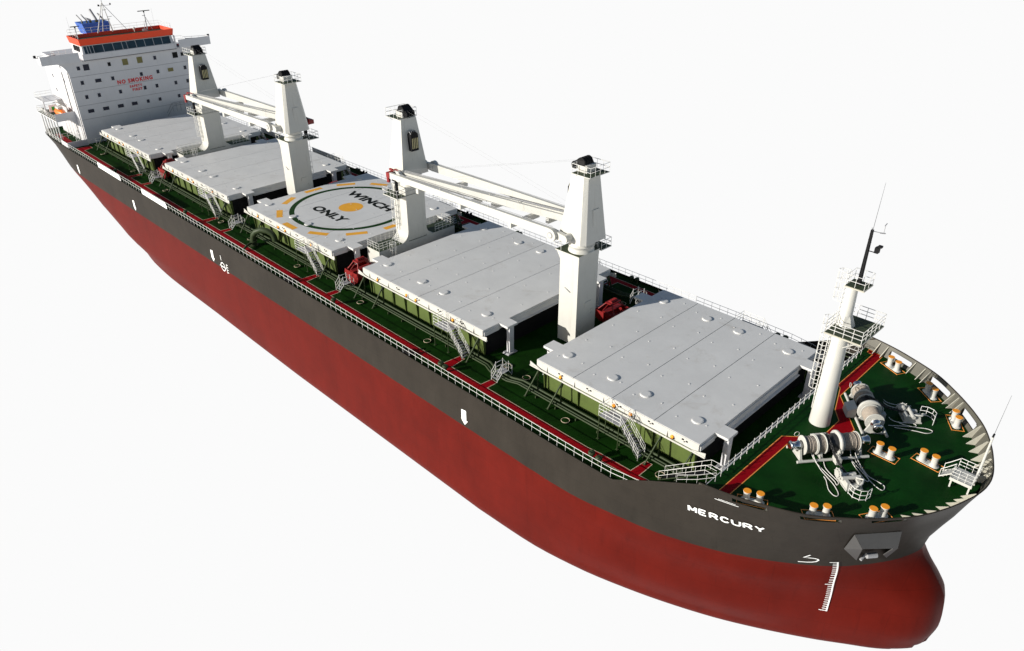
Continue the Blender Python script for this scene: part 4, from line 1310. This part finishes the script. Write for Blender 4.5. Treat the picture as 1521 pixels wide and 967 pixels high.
# the bridge-front curve that carries the wings
for s in (-1, 1):
    R = 2.6
    pts = [(s*11.85, 12.75)]
    for i in range(9):
        t = i/8*PI/2; pts.append((s*(11.9+R-R*math.cos(t)), 12.8+R*math.sin(t)))
    pts.append((s*11.85, 15.4))
    if s < 0: pts = pts[::-1]
    mb.prism(pts, 'x', HX-.22, HX-.003)
house = mb.build('accommodation_block', ship)
mb = MB('grey')
for z in (4.62, 7.22, 9.88, 12.52): mb.box(HX+.001, HX+.02, -11.88, 11.88, z-.035, z+.04); mb.box(-151.9, HX-.01, -11.925, -11.902, z-.03, z+.03)
mb.build('deck_seam', house)
mb = MB('black')
for x in (HX-.45, HX-4.1): mb.box(x-.07, x+.07, -11.99, -11.91, .1, 15.3 if x > -140 else 13.0)
mb.build('side_pipe', house)
W4 = [(14.0, [(-10.0, .5, .62, 'glass'), (-8.6, .95, 1.0, 'glass'), (-4.4, .5, .65, 'dark'), (-1.4, .95, 1.05, 'olive'), (1.4, .95, 1.05, 'olive'), (4.4, .5, .65, 'glass'), (8.5, .95, 1.0, 'dark'), (10.0, .55, .62, 'dark')]),
 (11.35, [(-10.0, .5, .65, 'glass'), (-7.1, 1.0, .6, 'glass'), (-4.4, .5, .65, 'glass'), (1.1, .5, .65, 'glass'), (4.4, .5, .65, 'glass'), (7.0, 1.0, .65, 'olive'), (10.0, .5, .65, 'glass')]),
 (8.7, [(-9.9, .5, .65, 'glass'), (-7.6, .5, .65, 'glass'), (-3.6, .5, .65, 'glass'), (1.2, .5, .65, 'glass'), (3.6, .5, .65, 'glass'), (7.5, .5, .65, 'glass'), (10.0, .5, .65, 'glass')]),
 (6.05, [(-9.8, 1.0, .6, 'glass'), (-7.0, 1.0, .6, 'glass'), (-4.2, 1.0, .6, 'glass'), (-1.5, 1.0, .6, 'glass'), (1.2, .5, .6, 'glass'), (3.6, .5, .6, 'glass'), (7.6, .5, .6, 'glass'), (10.0, .5, .6, 'glass')])]
for z, row in W4:
    for y, w, h, m in row:
        w *= 1.12; h *= 1.1
        mb = MB(m); mb.box(HX+.004, HX+.03, y-w/2, y+w/2, z-h/2, z+h/2)
        mb.use('housewhite')
        for (y0, y1, z0, z1) in ((y-w/2-.05, y-w/2, z-h/2-.05, z+h/2+.05), (y+w/2, y+w/2+.05, z-h/2-.05, z+h/2+.05), (y-w/2, y+w/2, z+h/2, z+h/2+.05), (y-w/2, y+w/2, z-h/2-.05, z-h/2)):
            mb.box(HX+.004, HX+.035, y0, y1, z0, z1)
        mb.build('window', house)
for x, z in ((-148.4, 11.5), (-142.0, 11.5), (-142.2, 8.8), (-148.4, 8.8), (-142.2, 14.0)):
    mb = MB('glass'); mb.box(x-.25, x+.25, -11.93, -11.905, z-.32, z+.32); mb.build('window', house)
lettering('warning_words', 'NO SMOKING', lambda u, v: (HX+.03, -3.75+6.85*u, 10.06+.80*v), 'textred', house, bold=.05, fit=True, spacing=1.28)
lettering('warning_words', 'SAFETY', lambda u, v: (HX+.03, -1.65+2.45*u, 9.10+.50*v), 'textred', house, bold=.05, fit=True, spacing=1.28)
lettering('warning_words', 'FIRST', lambda u, v: (HX+.03, -1.25+1.95*u, 8.42+.50*v), 'textred', house, bold=.05, fit=True, spacing=1.28)
# bridge wings
for s in (-1, 1):
    mb = MB('housewhite')
    out = [(-137.4, 9.5), (-137.4, 16.1), (-139.4, 16.1), (-141.0, 12.5), (-141.0, 9.5)]
    p = [(x, s*y) for x, y in out]
    if s > 0: p = p[::-1]
    mb.prism(p, 'z', 15.36, 15.5)
    mb.prism([(s*9.5, 15.15), (s*16.1, 15.3), (s*16.1, 16.85), (s*9.5, 16.85)][::(1 if s > 0 else -1)], 'x', -137.46, -137.38)
    mb.box(-139.4, -137.4, min(s*16.1, s*16.04), max(s*16.1, s*16.04), 15.5, 16.85)
    mb.use('wingfloor').prism([(x+.02*s*0, y) for x, y in p], 'z', 15.503, 15.56)
    mb.use('grey'); mb.prism([(-139.4, s*16.0), (-141.0, s*12.5), (-140.95, s*12.45), (-139.35, s*15.95)][::(-1 if s > 0 else 1)], 'z', 15.56, 16.4)
    mb.use('fascia').box(-139.6, -137.6, *sorted((s*10.0, s*11.0)), 15.565, 15.75); mb.use('redmach').box(-140.6, -138.2, *sorted((s*11.2, s*13.0)), 15.565, 15.72)
    mb.build('bridge_wing', house)
    mb = MB('rail'); mb.rail([(-139.4, s*16.05, 15.6), (-141, s*12.5, 15.6), (-143, s*12.5, 15.6), (-143, s*10, 15.6)], h=1.1, step=1.2, bars=(1, .5), r=.03)
    mb.use('dark').box(-139.0, -138.7, min(s*16.3, s*16.7), max(s*16.3, s*16.7), 16.6, 17.0); mb.tube([(-138.9, s*16.1, 16.5), (-138.9, s*16.7, 16.6)], .05, 4)
    mb.build('wing_railing', house)
# wheelhouse
mb = MB('housewhite')
mb.box(-143.2, -137.9, -8.7, 8.7, 15.36, 16.35)
mb.prism([(-137.9, 15.0), (-137.35, 15.3), (-137.35, 16.35), (-137.9, 16.35)], 'y', -8.9, 8.9)
mb.hexa([(-143.2, -8.7, 16.35), (-137.5, -8.7, 16.35), (-137.5, 8.7, 16.35), (-143.2, 8.7, 16.35)], [(-143.2, -8.5, 17.85), (-137.9, -8.5, 17.85), (-137.9, 8.5, 17.85), (-143.2, 8.5, 17.85)])
mb.use('dark').box(-137.42, -137.32, -8.9, 8.9, 15.22, 15.30); mb.use('housewhite').box(-137.55, -137.3, 8.72, 8.92, 15.3, 17.8)  # shadow line under the window parapet put in as a dark strip; port end frame
wh = mb.build('wheelhouse', ship)
ys = [-8.4, -7.9, -6.9, -4.9, -3.1, -1.3, -.4, 1.2, 2.9, 4.6, 6.3, 8.0]
ys = [-8.3, -7.7, -7.2, -6.6, -4.8, -3.0, -1.3, -.4, 1.3, 3.0, 4.7, 6.4, 8.1]
for a, b in zip(ys[:-1], ys[1:]):
    mb = MB('glassblue')
    X = lambda z: -137.5 - .4*(z-16.35)/1.5 + .02
    mb.hexa([(X(16.42), a+.06, 16.42), (X(16.42)+.03, a+.06, 16.42), (X(16.42)+.03, b-.06, 16.42), (X(16.42), b-.06, 16.42)],
            [(X(17.7), a+.06, 17.7), (X(17.7)+.03, a+.06, 17.7), (X(17.7)+.03, b-.06, 17.7), (X(17.7), b-.06, 17.7)])
    mb.build('bridge_window', wh)
for i in range(3):
    x = -138.9-i*1.15; mb = MB('dark'); mb.prism([(x-.75, 16.65), (x+.05, 16.65), (x-.05, 17.6), (x-.85, 17.6)], 'y', -8.72, -8.62); mb.build('bridge_window', wh)
mb = MB('fascia')
def ringp(x0, x1, y, z): return [(x0, -y, z), (x1, -y, z), (x1, y, z), (x0, y, z)]
lo, hi, il, ih = ringp(-143.5, -137.6, 8.75, 17.86), ringp(-143.7, -137.35, 8.95, 19.05), ringp(-143.4, -137.7, 8.65, 18.4), ringp(-143.6, -137.45, 8.85, 19.05)
mb.add(lo+hi+ih+il, [(0,3,2,1)]+[q for i in range(4) for j in [(i+1) % 4] for q in ((i, j, 4+j, 4+i), (4+i, 4+j, 8+j, 8+i), (8+i, 8+j, 12+j, 12+i))])
mb.use('darkgreen').add(ringp(-143.42, -137.68, 8.66, 18.42), [(0, 1, 2, 3)])
mb.use('white').box(-143.4, -137.52, -8.8, 8.8, 17.80, 17.858)
mb.build('roof', wh)
mb = MB('rail'); mb.rail([(-137.8, -8.7, 19.05), (-143.4, -8.7, 19.05), (-143.4, 8.7, 19.05), (-137.8, 8.7, 19.05)], h=1.0, step=1.4, bars=(1, .5), r=.028); mb.build('roof_railing', wh)
# radar masts
for y, h, w, n in ((4.4, 3.6, 1.15, 'tripod'), (-8.6, 2.1, .8, 'pole')):
    mb = MB('grey'); x = -138.4
    mb.cyl((x, y, 19.05), (x, y, 19.0+h), .09, .07, n=6)
    if n == 'tripod':
        mb.tube([(x-.5, y+1.2, 19.05), (x, y+.1, 19+h*.7)], .05, 4); mb.tube([(x+.2, y-.8, 19.05), (x, y, 19+h*.6)], .05, 4)
        mb.box(x-.3, x+.3, y-.9, y-.2, 19.05, 19.4)
        mb.box(x-.1, x+.1, y-.45, y+.1, 19+h*.78, 19+h*.8)
    mb.use('dark').box(x-.06, x+.06, y-w, y+w, 19.02+h, 19.16+h); mb.cyl((x, y, 18.8+h), (x, y, 19.02+h), .14, n=8)
    mb.build('radar_scanner', house)
# signal mast: white A-frame on the roof abaft the wheelhouse
mb = MB('white'); x = -142.6; c = -1.3
for y in (-2.2, .6): mb.cyl((x, c+y, 19.0), (x, c-.15+y*.06, 24.2), .11, .05, n=6)
mb.cyl((x-1.2, c-.8, 19.0), (x, c-.15, 24.4), .08, .05, n=6)
for z, w in ((21.3, 1.05), (23.0, .45)): mb.box(x-.04, x+.04, c-w, c+w*.6, z-.05, z+.05)
mb.use('grey').cyl((x, c-.15, 24.0), (x, c-.2, 26.2), .05, n=5)
mb.tube([(x, c-.2, 24.2), (x+.6, c+3.2, 19.05)], .045, 4); mb.tube([(x+.3, c+1.0, 21.8), (x, c+.2, 21.7)], .035, 4)
mb.box(x-.05, x+.05, c-.9, c+1.3, 23.75, 23.8); mb.use('dark').box(x-.15, x+.15, c-1.0, c-.75, 23.7, 24.0); mb.box(x-.1, x+.1, c+1.2, c+1.4, 23.8, 24.1)
mb.cyl((x, c-.2, 25.0), (x, c-.2, 25.3), .1, n=6)
mb.build('signal_mast', house)
for y in (-8.3, 7.6):
    mb = MB('grey'); mb.cyl((-142.8, y, 19.0), (-142.8, y, 22.4), .02, .01, n=4); mb.build('whip_aerial', house)
mb = MB('white'); mb.cyl((-139, 2.1, 19.05), (-139, 2.1, 19.5), .08, n=6); mb.lathe((-139, 2.1, 19.5), (0, 0, 1), [(0, .2), (.2, .25), (.4, .15), (.45, .001)], 10); mb.build('satellite_dome', house)
# funnel
mb = MB('housewhite'); mb.box(-156.0, -151.9, -2.4, 1.8, 12.0, 17.4)
fun = mb.build('funnel', ship)
mb = MB('blue'); mb.hexa([(-156.2, -2.5, 17.42), (-152.2, -2.5, 17.42), (-152.2, 1.9, 17.42), (-156.2, 1.9, 17.42)], [(-156.2, -3.1, 19.6), (-152.0, -3.1, 19.6), (-152.0, 2.3, 19.6), (-156.2, 2.3, 19.6)]); mb.build('blue_casing', fun)
for y, z, r in ((-2.6, 21.0, .13), (-1.7, 21.0, .13), (.2, 21.8, .26), (1.5, 20.9, .18), (-1.0, 20.2, .22)):
    mb = MB('grey'); mb.tube([(-153.2, y, 19.6), (-153.4, y, 20.1), (-154.8, y-.3, z)], r, 8); mb.use('olive').cyl((-153.2, y, 19.55), (-153.25, y, 19.95), r*1.15, n=8); mb.build('exhaust_pipe', fun)
# lowest front: small doors, ladder and rails at the foot of the block
mb = MB('rail'); mb.rail([(HX+.9, -11.5, .01), (HX+.9, -8, .01), (HX+1.6, -6, .01)], h=1.0, step=1.0, bars=(1, .5), r=.03); mb.build('foot_railing', house); mb = MB('grey')
mb.tube([(HX+.6, 4.2, 3.2), (HX+.6, 5.6, 5.0), (HX+.6, 8.2, 5.0), (HX+.6, 9.0, 4.0)], .05, 4); mb.tube([(HX+.6, 4.2, 2.6), (HX+.6, 5.8, 4.4), (HX+.6, 8.0, 4.4)], .05, 4)
for y in (5.6, 6.4, 7.2, 8.1): mb.cyl((HX+.6, y, 3.2), (HX+.6, y, 5.0), .04, n=4)
mb.build('access_stair', house)
# ------------------------------------------------------------------ quarter deck on both sides of the block
for s in (-1, 1):
    lo, hi = sorted((s*11.92, s*15.6))
    mb = MB('housewhite'); mb.box(-152.2, -141.0, lo, hi, 4.35, 4.5)
    mb.use('darkgreen').box(-152.1, -141.1, lo+.1, hi-.1, 4.504, 4.53)
    mb.use('housewhite').box(-141.0, -140.92, lo, hi, 4.36, 5.85)
    mb.prism([(s*11.92, 4.35), (s*13.0, 4.35), (s*11.92, 3.0)] if s > 0 else [(s*13.0, 4.35), (s*11.92, 4.35), (s*11.92, 3.0)], 'x', -140.99, -140.93)
    q = mb.build('boat_deck', ship)
    mb = MB('rail')
    for x in (-141.3, -143.2, -145.0, -146.8, -148.6, -150.4): mb.box(x-.09, x+.09, min(s*15.35, s*15.55), max(s*15.35, s*15.55), .1, 4.35)
    mb.build('deck_pillar', q)
    mb = MB('rail'); mb.rail([(-141.0, s*15.55, 4.53), (-152.1, s*15.55, 4.53), (-152.1, s*12, 4.53)], h=1.0, step=1.2, bars=(1, .66, .33), r=.032)
    mb.rail([(-151.8, s*12.2, 7.2), (-151.8, s*15.3, 7.2), (-147.0, s*15.3, 7.2)], h=1.0, step=.9, bars=(1, .5), r=.03)
    mb.use('housewhite').box(-152, -147, min(s*12, s*15.4), max(s*12, s*15.4), 7.1, 7.2)
    mb.box(-147.2, -147.0, min(s*15.2, s*15.4), max(s*15.2, s*15.4), 4.5, 7.1)
    mb.build('deck_railing', q)
    mb = MB('housewhite'); mb.box(-137.4, -137.3, *sorted((s*12.0, s*15.7)), .05, 1.15); mb.box(-141, -137.4, *sorted((s*15.6, s*15.7)), .14, 1.0)
    mb.build('breakwater_plate', ship)
    mb = MB('marks'); mb.box(-146.2, -146.1, *sorted((s*13.4, s*14.9)), 5.2, 6.6); mb.use('signgreen').box(-146.095, -146.08, *sorted((s*13.9, s*14.4)), 5.5, 6.2); mb.build('muster_sign', q)
    mb = MB('rail')
    for h in (.9, 1.9, 2.9): mb.tube([(-140.6, s*12.2, h), (-138.9, s*13.6, h*.35+.1)], .045, 4)
    mb.rail([(-145, s*15.2, .02), (-145, s*12.3, .02)], h=1, step=1, bars=(1, .5)); mb.build('quarter_stair', ship)
mb = MB('red'); mb.add([(-150, -14.3, .008), (-141, -14.6, .008), (-141, -13.6, .008), (-150, -13.3, .008)], [(0, 1, 2, 3)]); mb.build('walkway', ship)

# ------------------------------------------------------------------ loose things standing or lying on board
def boat_mb():
    mb = MB('lifeorange'); prof = []
    n = 12; N = 14; vs = []
    for i in range(N+1):
        t = i/N; x = -2.4+4.8*t; w = max(.02, math.sin(PI*min(1, max(0, t)))**.55)
        for k in range(n):
            a = 2*PI*k/n; vs.append((x, .82*w*math.cos(a), .85+(.75*w*math.sin(a))*(1 if math.sin(a) > 0 else 1.05)))
    mb.add(vs, [(i*n+k, i*n+(k+1) % n, (i+1)*n+(k+1) % n, (i+1)*n+k) for i in range(N) for k in range(n)], True)
    mb.add(vs[:n], [tuple(range(n))[::-1]]); mb.add(vs[-n:], [tuple(range(n))])
    return mb
lb = empty('lifeboat', (-144.2, -13.6, 4.55)); tag(lb, 'small orange lifeboat on the boat deck beside the white accommodation block, starboard side', 'lifeboat')
boat_mb().build('hull', lb)
MB('white').box(-.8, .9, -.45, .45, 1.5, 1.95).build('canopy', lb, bevel=.1)
mb = MB('white')
for x in (-1.6, 1.6): mb.tube([(x, .9, 0), (x, .9, 1.9), (x, .2, 2.5), (x, -.5, 2.4)], .08, 6)
mb.box(-1.8, 1.8, -.3, .3, .0, .12); mb.build('davit', lb)
for i, (x, y) in enumerate(((-148.6, -14.9), (-150.3, -14.9))):
    o = empty('life_raft', (x, y, 4.55)); tag(o, ['white life raft canister nearer the orange lifeboat on the boat deck', 'white life raft canister farthest aft on the boat deck'][i], 'life raft', 'life raft canisters on the boat deck')
    MB('white').lathe((-.55, 0, .5), (1, 0, 0), [(0, .2), (.05, .32), (.5, .34), (.54, .37), (.58, .34), (1.05, .32), (1.1, .2)], 16).build('canister', o)
    MB('grey').box(-.45, -.35, -.35, .35, .0, .25).box(.35, .45, -.35, .35, 0, .25).build('cradle', o)

def grab(loc, rz, label, sz=.72):
    root = empty('cargo_grab', loc, rz); tag(root, label, 'cargo grab', 'red clamshell cargo grabs between the hatches')
    for d in (-1, 1):
        mb = MB('redmach')
        # jaw profile in the local x,z plane, extruded along y
        out = [(0, .05), (.55, .12), (1.1, .45), (1.5, 1.0), (1.62, 1.6), (1.5, 2.3)]
        inn = [(x*.93-.03, z+.07) for x, z in out]
        sh = out + inn[::-1]
        for i in range(len(out)-1):
            a, b = out[i], out[i+1]; c, e = inn[i+1], inn[i]
            p = [(d*a[0], a[1]), (d*b[0], b[1]), (d*c[0], c[1]), (d*e[0], e[1])]
            if d < 0: p = p[::-1]
            mb.prism([(x, z) for x, z in p], 'y', -1.7, 1.7)
        cheek = [(d*.02, .05)] + [(d*x, z) for x, z in out[1:]] + [(d*.02, 2.3)]
        if d < 0: cheek = cheek[::-1]
        for y in (-1.75, 1.7): mb.prism(cheek, 'y', y, y+.05)
        for y in (-1.2, -.4, .4, 1.2): mb.tube([(d*x*1.03, y, z) for x, z in out], .06, 4)
        mb.build('jaw', root)
    mb = MB('redmach')
    for x in (-1.35, 1.35):
        for y in (-1.4, 1.4): mb.tube([(x, y, 2.1), (x*.35, y*.55, 3.75)], .10, 5)
    mb.box(-.55, .55, -.9, .9, 3.7, 3.95); mb.box(-.4, .4, -1.6, 1.6, 2.1, 2.4)
    mb.tube([(-.4, -1.5, 2.4), (-.2, -.4, 3.7)], .08, 4); mb.tube([(.4, 1.5, 2.4), (.2, .4, 3.7)], .08, 4)
    mb.build('arm_frame', root)
    mb = MB('redmach')
    mb.cyl((0, -.6, 4.05), (0, .6, 4.05), .10, n=8)
    for y in (-.5, -.17, .17, .5): mb.cyl((0, y-.09, 4.05), (0, y+.09, 4.05), .30, n=16)
    mb.build('sheave', root)
    root.scale = (.9, .9, sz)
grab((-51.2, -8.55, .02), 0, 'red cargo grab beside the crane nearest the hatch painted WINCH ONLY')
grab((-107.6, -8.55, .02), 0, 'red cargo grab beside the crane closest to the accommodation block')
grab((-22.4, 6.2, .02), 0, 'red cargo grab in the shade behind the front crane, before the foremost hatch', .56)
grab((-79.4, 6.2, .02), 0, 'red cargo grab in the gap just behind the winching circle hatch', .56)

ropes = [
 ([(6.93,-4.96),(7.65,-5.43),(8.78,-6.02),(9.75,-6.52),(10.08,-6.83),(10.12,-6.61),(9.94,-6.34),(9.09,-5.89),(8.53,-5.5),(8.12,-4.95),(7.64,-4.4)], 'pale rope loop on the green deck nearest the spoked wheel of the near winch'),
 ([(7.33,-5.36),(8.28,-5.95),(9.2,-6.52),(9.98,-7.02),(10.6,-7.65),(10.68,-8.03),(10.4,-8.1),(9.91,-7.81),(9.53,-7.29),(9.23,-6.86),(8.93,-6.61)], 'pale rope loop reaching nearest the starboard bulwark'),
 ([(9.06,-2.4),(9.47,-2.9),(9.83,-3.42),(10.65,-4.13),(11.44,-4.73),(11.64,-4.67),(11.52,-4.38),(10.84,-3.75),(9.99,-3.07),(9.53,-2.54)], 'short pale rope loop beside the black anchor chain of the near winch'),
 ([(9.59,-2.68),(10.48,-3.35),(11.32,-4.03),(11.91,-4.17),(12.55,-4.25),(12.82,-4.44),(12.89,-4.86),(12.58,-4.94),(11.83,-4.61),(10.96,-4.01),(9.68,-3.19)], 'long pale rope loop pointing to the bow from the near winch'),
 ([(9.59,4.0),(10.27,4.63),(11.01,5.28),(11.39,5.41),(11.56,5.24),(11.42,4.94),(10.67,4.35),(9.82,3.62)], 'shorter pale rope loop in front of the far winch'),
 ([(10.4,3.9),(11.57,4.93),(12.22,5.41),(12.66,5.53),(12.85,5.39),(12.77,5.06),(12.47,4.73),(11.75,4.45),(10.3,3.7)], 'longer pale rope loop in front of the far winch, reaching toward the bow'),
 ([(8.2,6.3),(8.89,6.99),(9.63,7.55),(10.1,7.9)], 'shaded pale rope led from the far winch to its chain stopper, outer one'),
 ([(8.3,5.95),(9.07,6.54),(9.68,7.24),(10.1,7.6)], 'shaded pale rope led from the far winch to its chain stopper, inner one'),
]
def smooth(pts, n=6):
    P = [Vector((x, y, 0)) for x, y in pts]; out = []
    for i in range(len(P)-1):
        p0, p1, p2, p3 = P[max(0, i-1)], P[i], P[i+1], P[min(len(P)-1, i+2)]
        for k in range(n):
            t = k/n; out.append(.5*((2*p1)+(p2-p0)*t+(2*p0-5*p1+4*p2-p3)*t*t+(3*p1-p0-3*p2+p3)*t**3))
    return out+[P[-1]]
for pts, lab in ropes:
    q = smooth(pts); mb = MB('ropewhite'); L = len(q)
    zz = []
    for i, p in enumerate(q):
        z = FZ+.04
        lift = max(0, 1-i/8); z += .55*lift*lift
        zz.append((p.x, p.y, z))
    o = MB('ropewhite'); o.tube(zz, .034, 6)
    o = o.build('mooring_rope'); tag(o, lab, 'rope', 'mooring ropes lying on the forecastle')

# ------------------------------------------------------------------ camera, light, background
cam = bpy.data.cameras.new('camera'); co = bpy.data.objects.new('camera', cam); COL.objects.link(co)
yaw, pitch, roll = math.radians(135.2779), math.radians(-29.96955), math.radians(-0.09377)
f = Vector((math.cos(pitch)*math.cos(yaw), math.cos(pitch)*math.sin(yaw), math.sin(pitch)))
r = f.cross(Vector((0, 0, 1))).normalized(); u = r.cross(f)
r2 = r*math.cos(roll)+u*math.sin(roll); u2 = -r*math.sin(roll)+u*math.cos(roll)
m = Matrix((r2, u2, -f)).transposed().to_4x4(); m.translation = Vector((24.53056, -56.6572, 43.74325))
co.matrix_world = m
cam.sensor_fit = 'HORIZONTAL'; cam.sensor_width = 36; cam.lens = 36*1135.7545/1521
cam.clip_start = .5; cam.clip_end = 5000
S.camera = co

SUN_EL, SUN_AZ = 18.0, 245.5           # azimuth of the sun, degrees from +x
sun = bpy.data.lights.new('sun', 'SUN'); so = bpy.data.objects.new('sun', sun); COL.objects.link(so)
sun.energy = 5.0; sun.angle = math.radians(.5); sun.color = (1.0, .965, .89)
el, az = math.radians(SUN_EL), math.radians(SUN_AZ)
dirv = Vector((math.cos(el)*math.cos(az), math.cos(el)*math.sin(az), math.sin(el)))
so.rotation_euler = dirv.to_track_quat('Z', 'Y').to_euler(); so.location = (0, -80, 80)

w = bpy.data.worlds.new('World'); S.world = w; w.use_nodes = True
N, L = w.node_tree.nodes, w.node_tree.links
bg = N['Background']; out = N['World Output']
sky = N.new('ShaderNodeTexSky'); sky.sky_type = 'NISHITA'; sky.sun_disc = False
sky.sun_elevation = el; sky.sun_rotation = math.radians(90-SUN_AZ)
bg.inputs['Strength'].default_value = 0.075; L.new(sky.outputs[0], bg.inputs['Color'])
# below the horizon the surroundings are an even white studio ground
bg2 = N.new('ShaderNodeBackground'); bg2.inputs['Color'].default_value = (.806, .806, .806, 1); bg2.inputs['Strength'].default_value = 1.0
tc = N.new('ShaderNodeTexCoord'); sx = N.new('ShaderNodeSeparateXYZ'); L.new(tc.outputs['Generated'], sx.inputs[0])
mr = N.new('ShaderNodeMapRange'); mr.inputs['From Min'].default_value = -.01; mr.inputs['From Max'].default_value = .03
L.new(sx.outputs['Z'], mr.inputs['Value'])
mx = N.new('ShaderNodeMixShader'); L.new(mr.outputs['Result'], mx.inputs['Fac']); L.new(bg2.outputs[0], mx.inputs[1]); L.new(bg.outputs[0], mx.inputs[2])
L.new(mx.outputs[0], out.inputs['Surface'])
S.view_settings.view_transform = 'Standard'; S.view_settings.look = 'None'; S.view_settings.exposure = 0.26; S.view_settings.gamma = 1
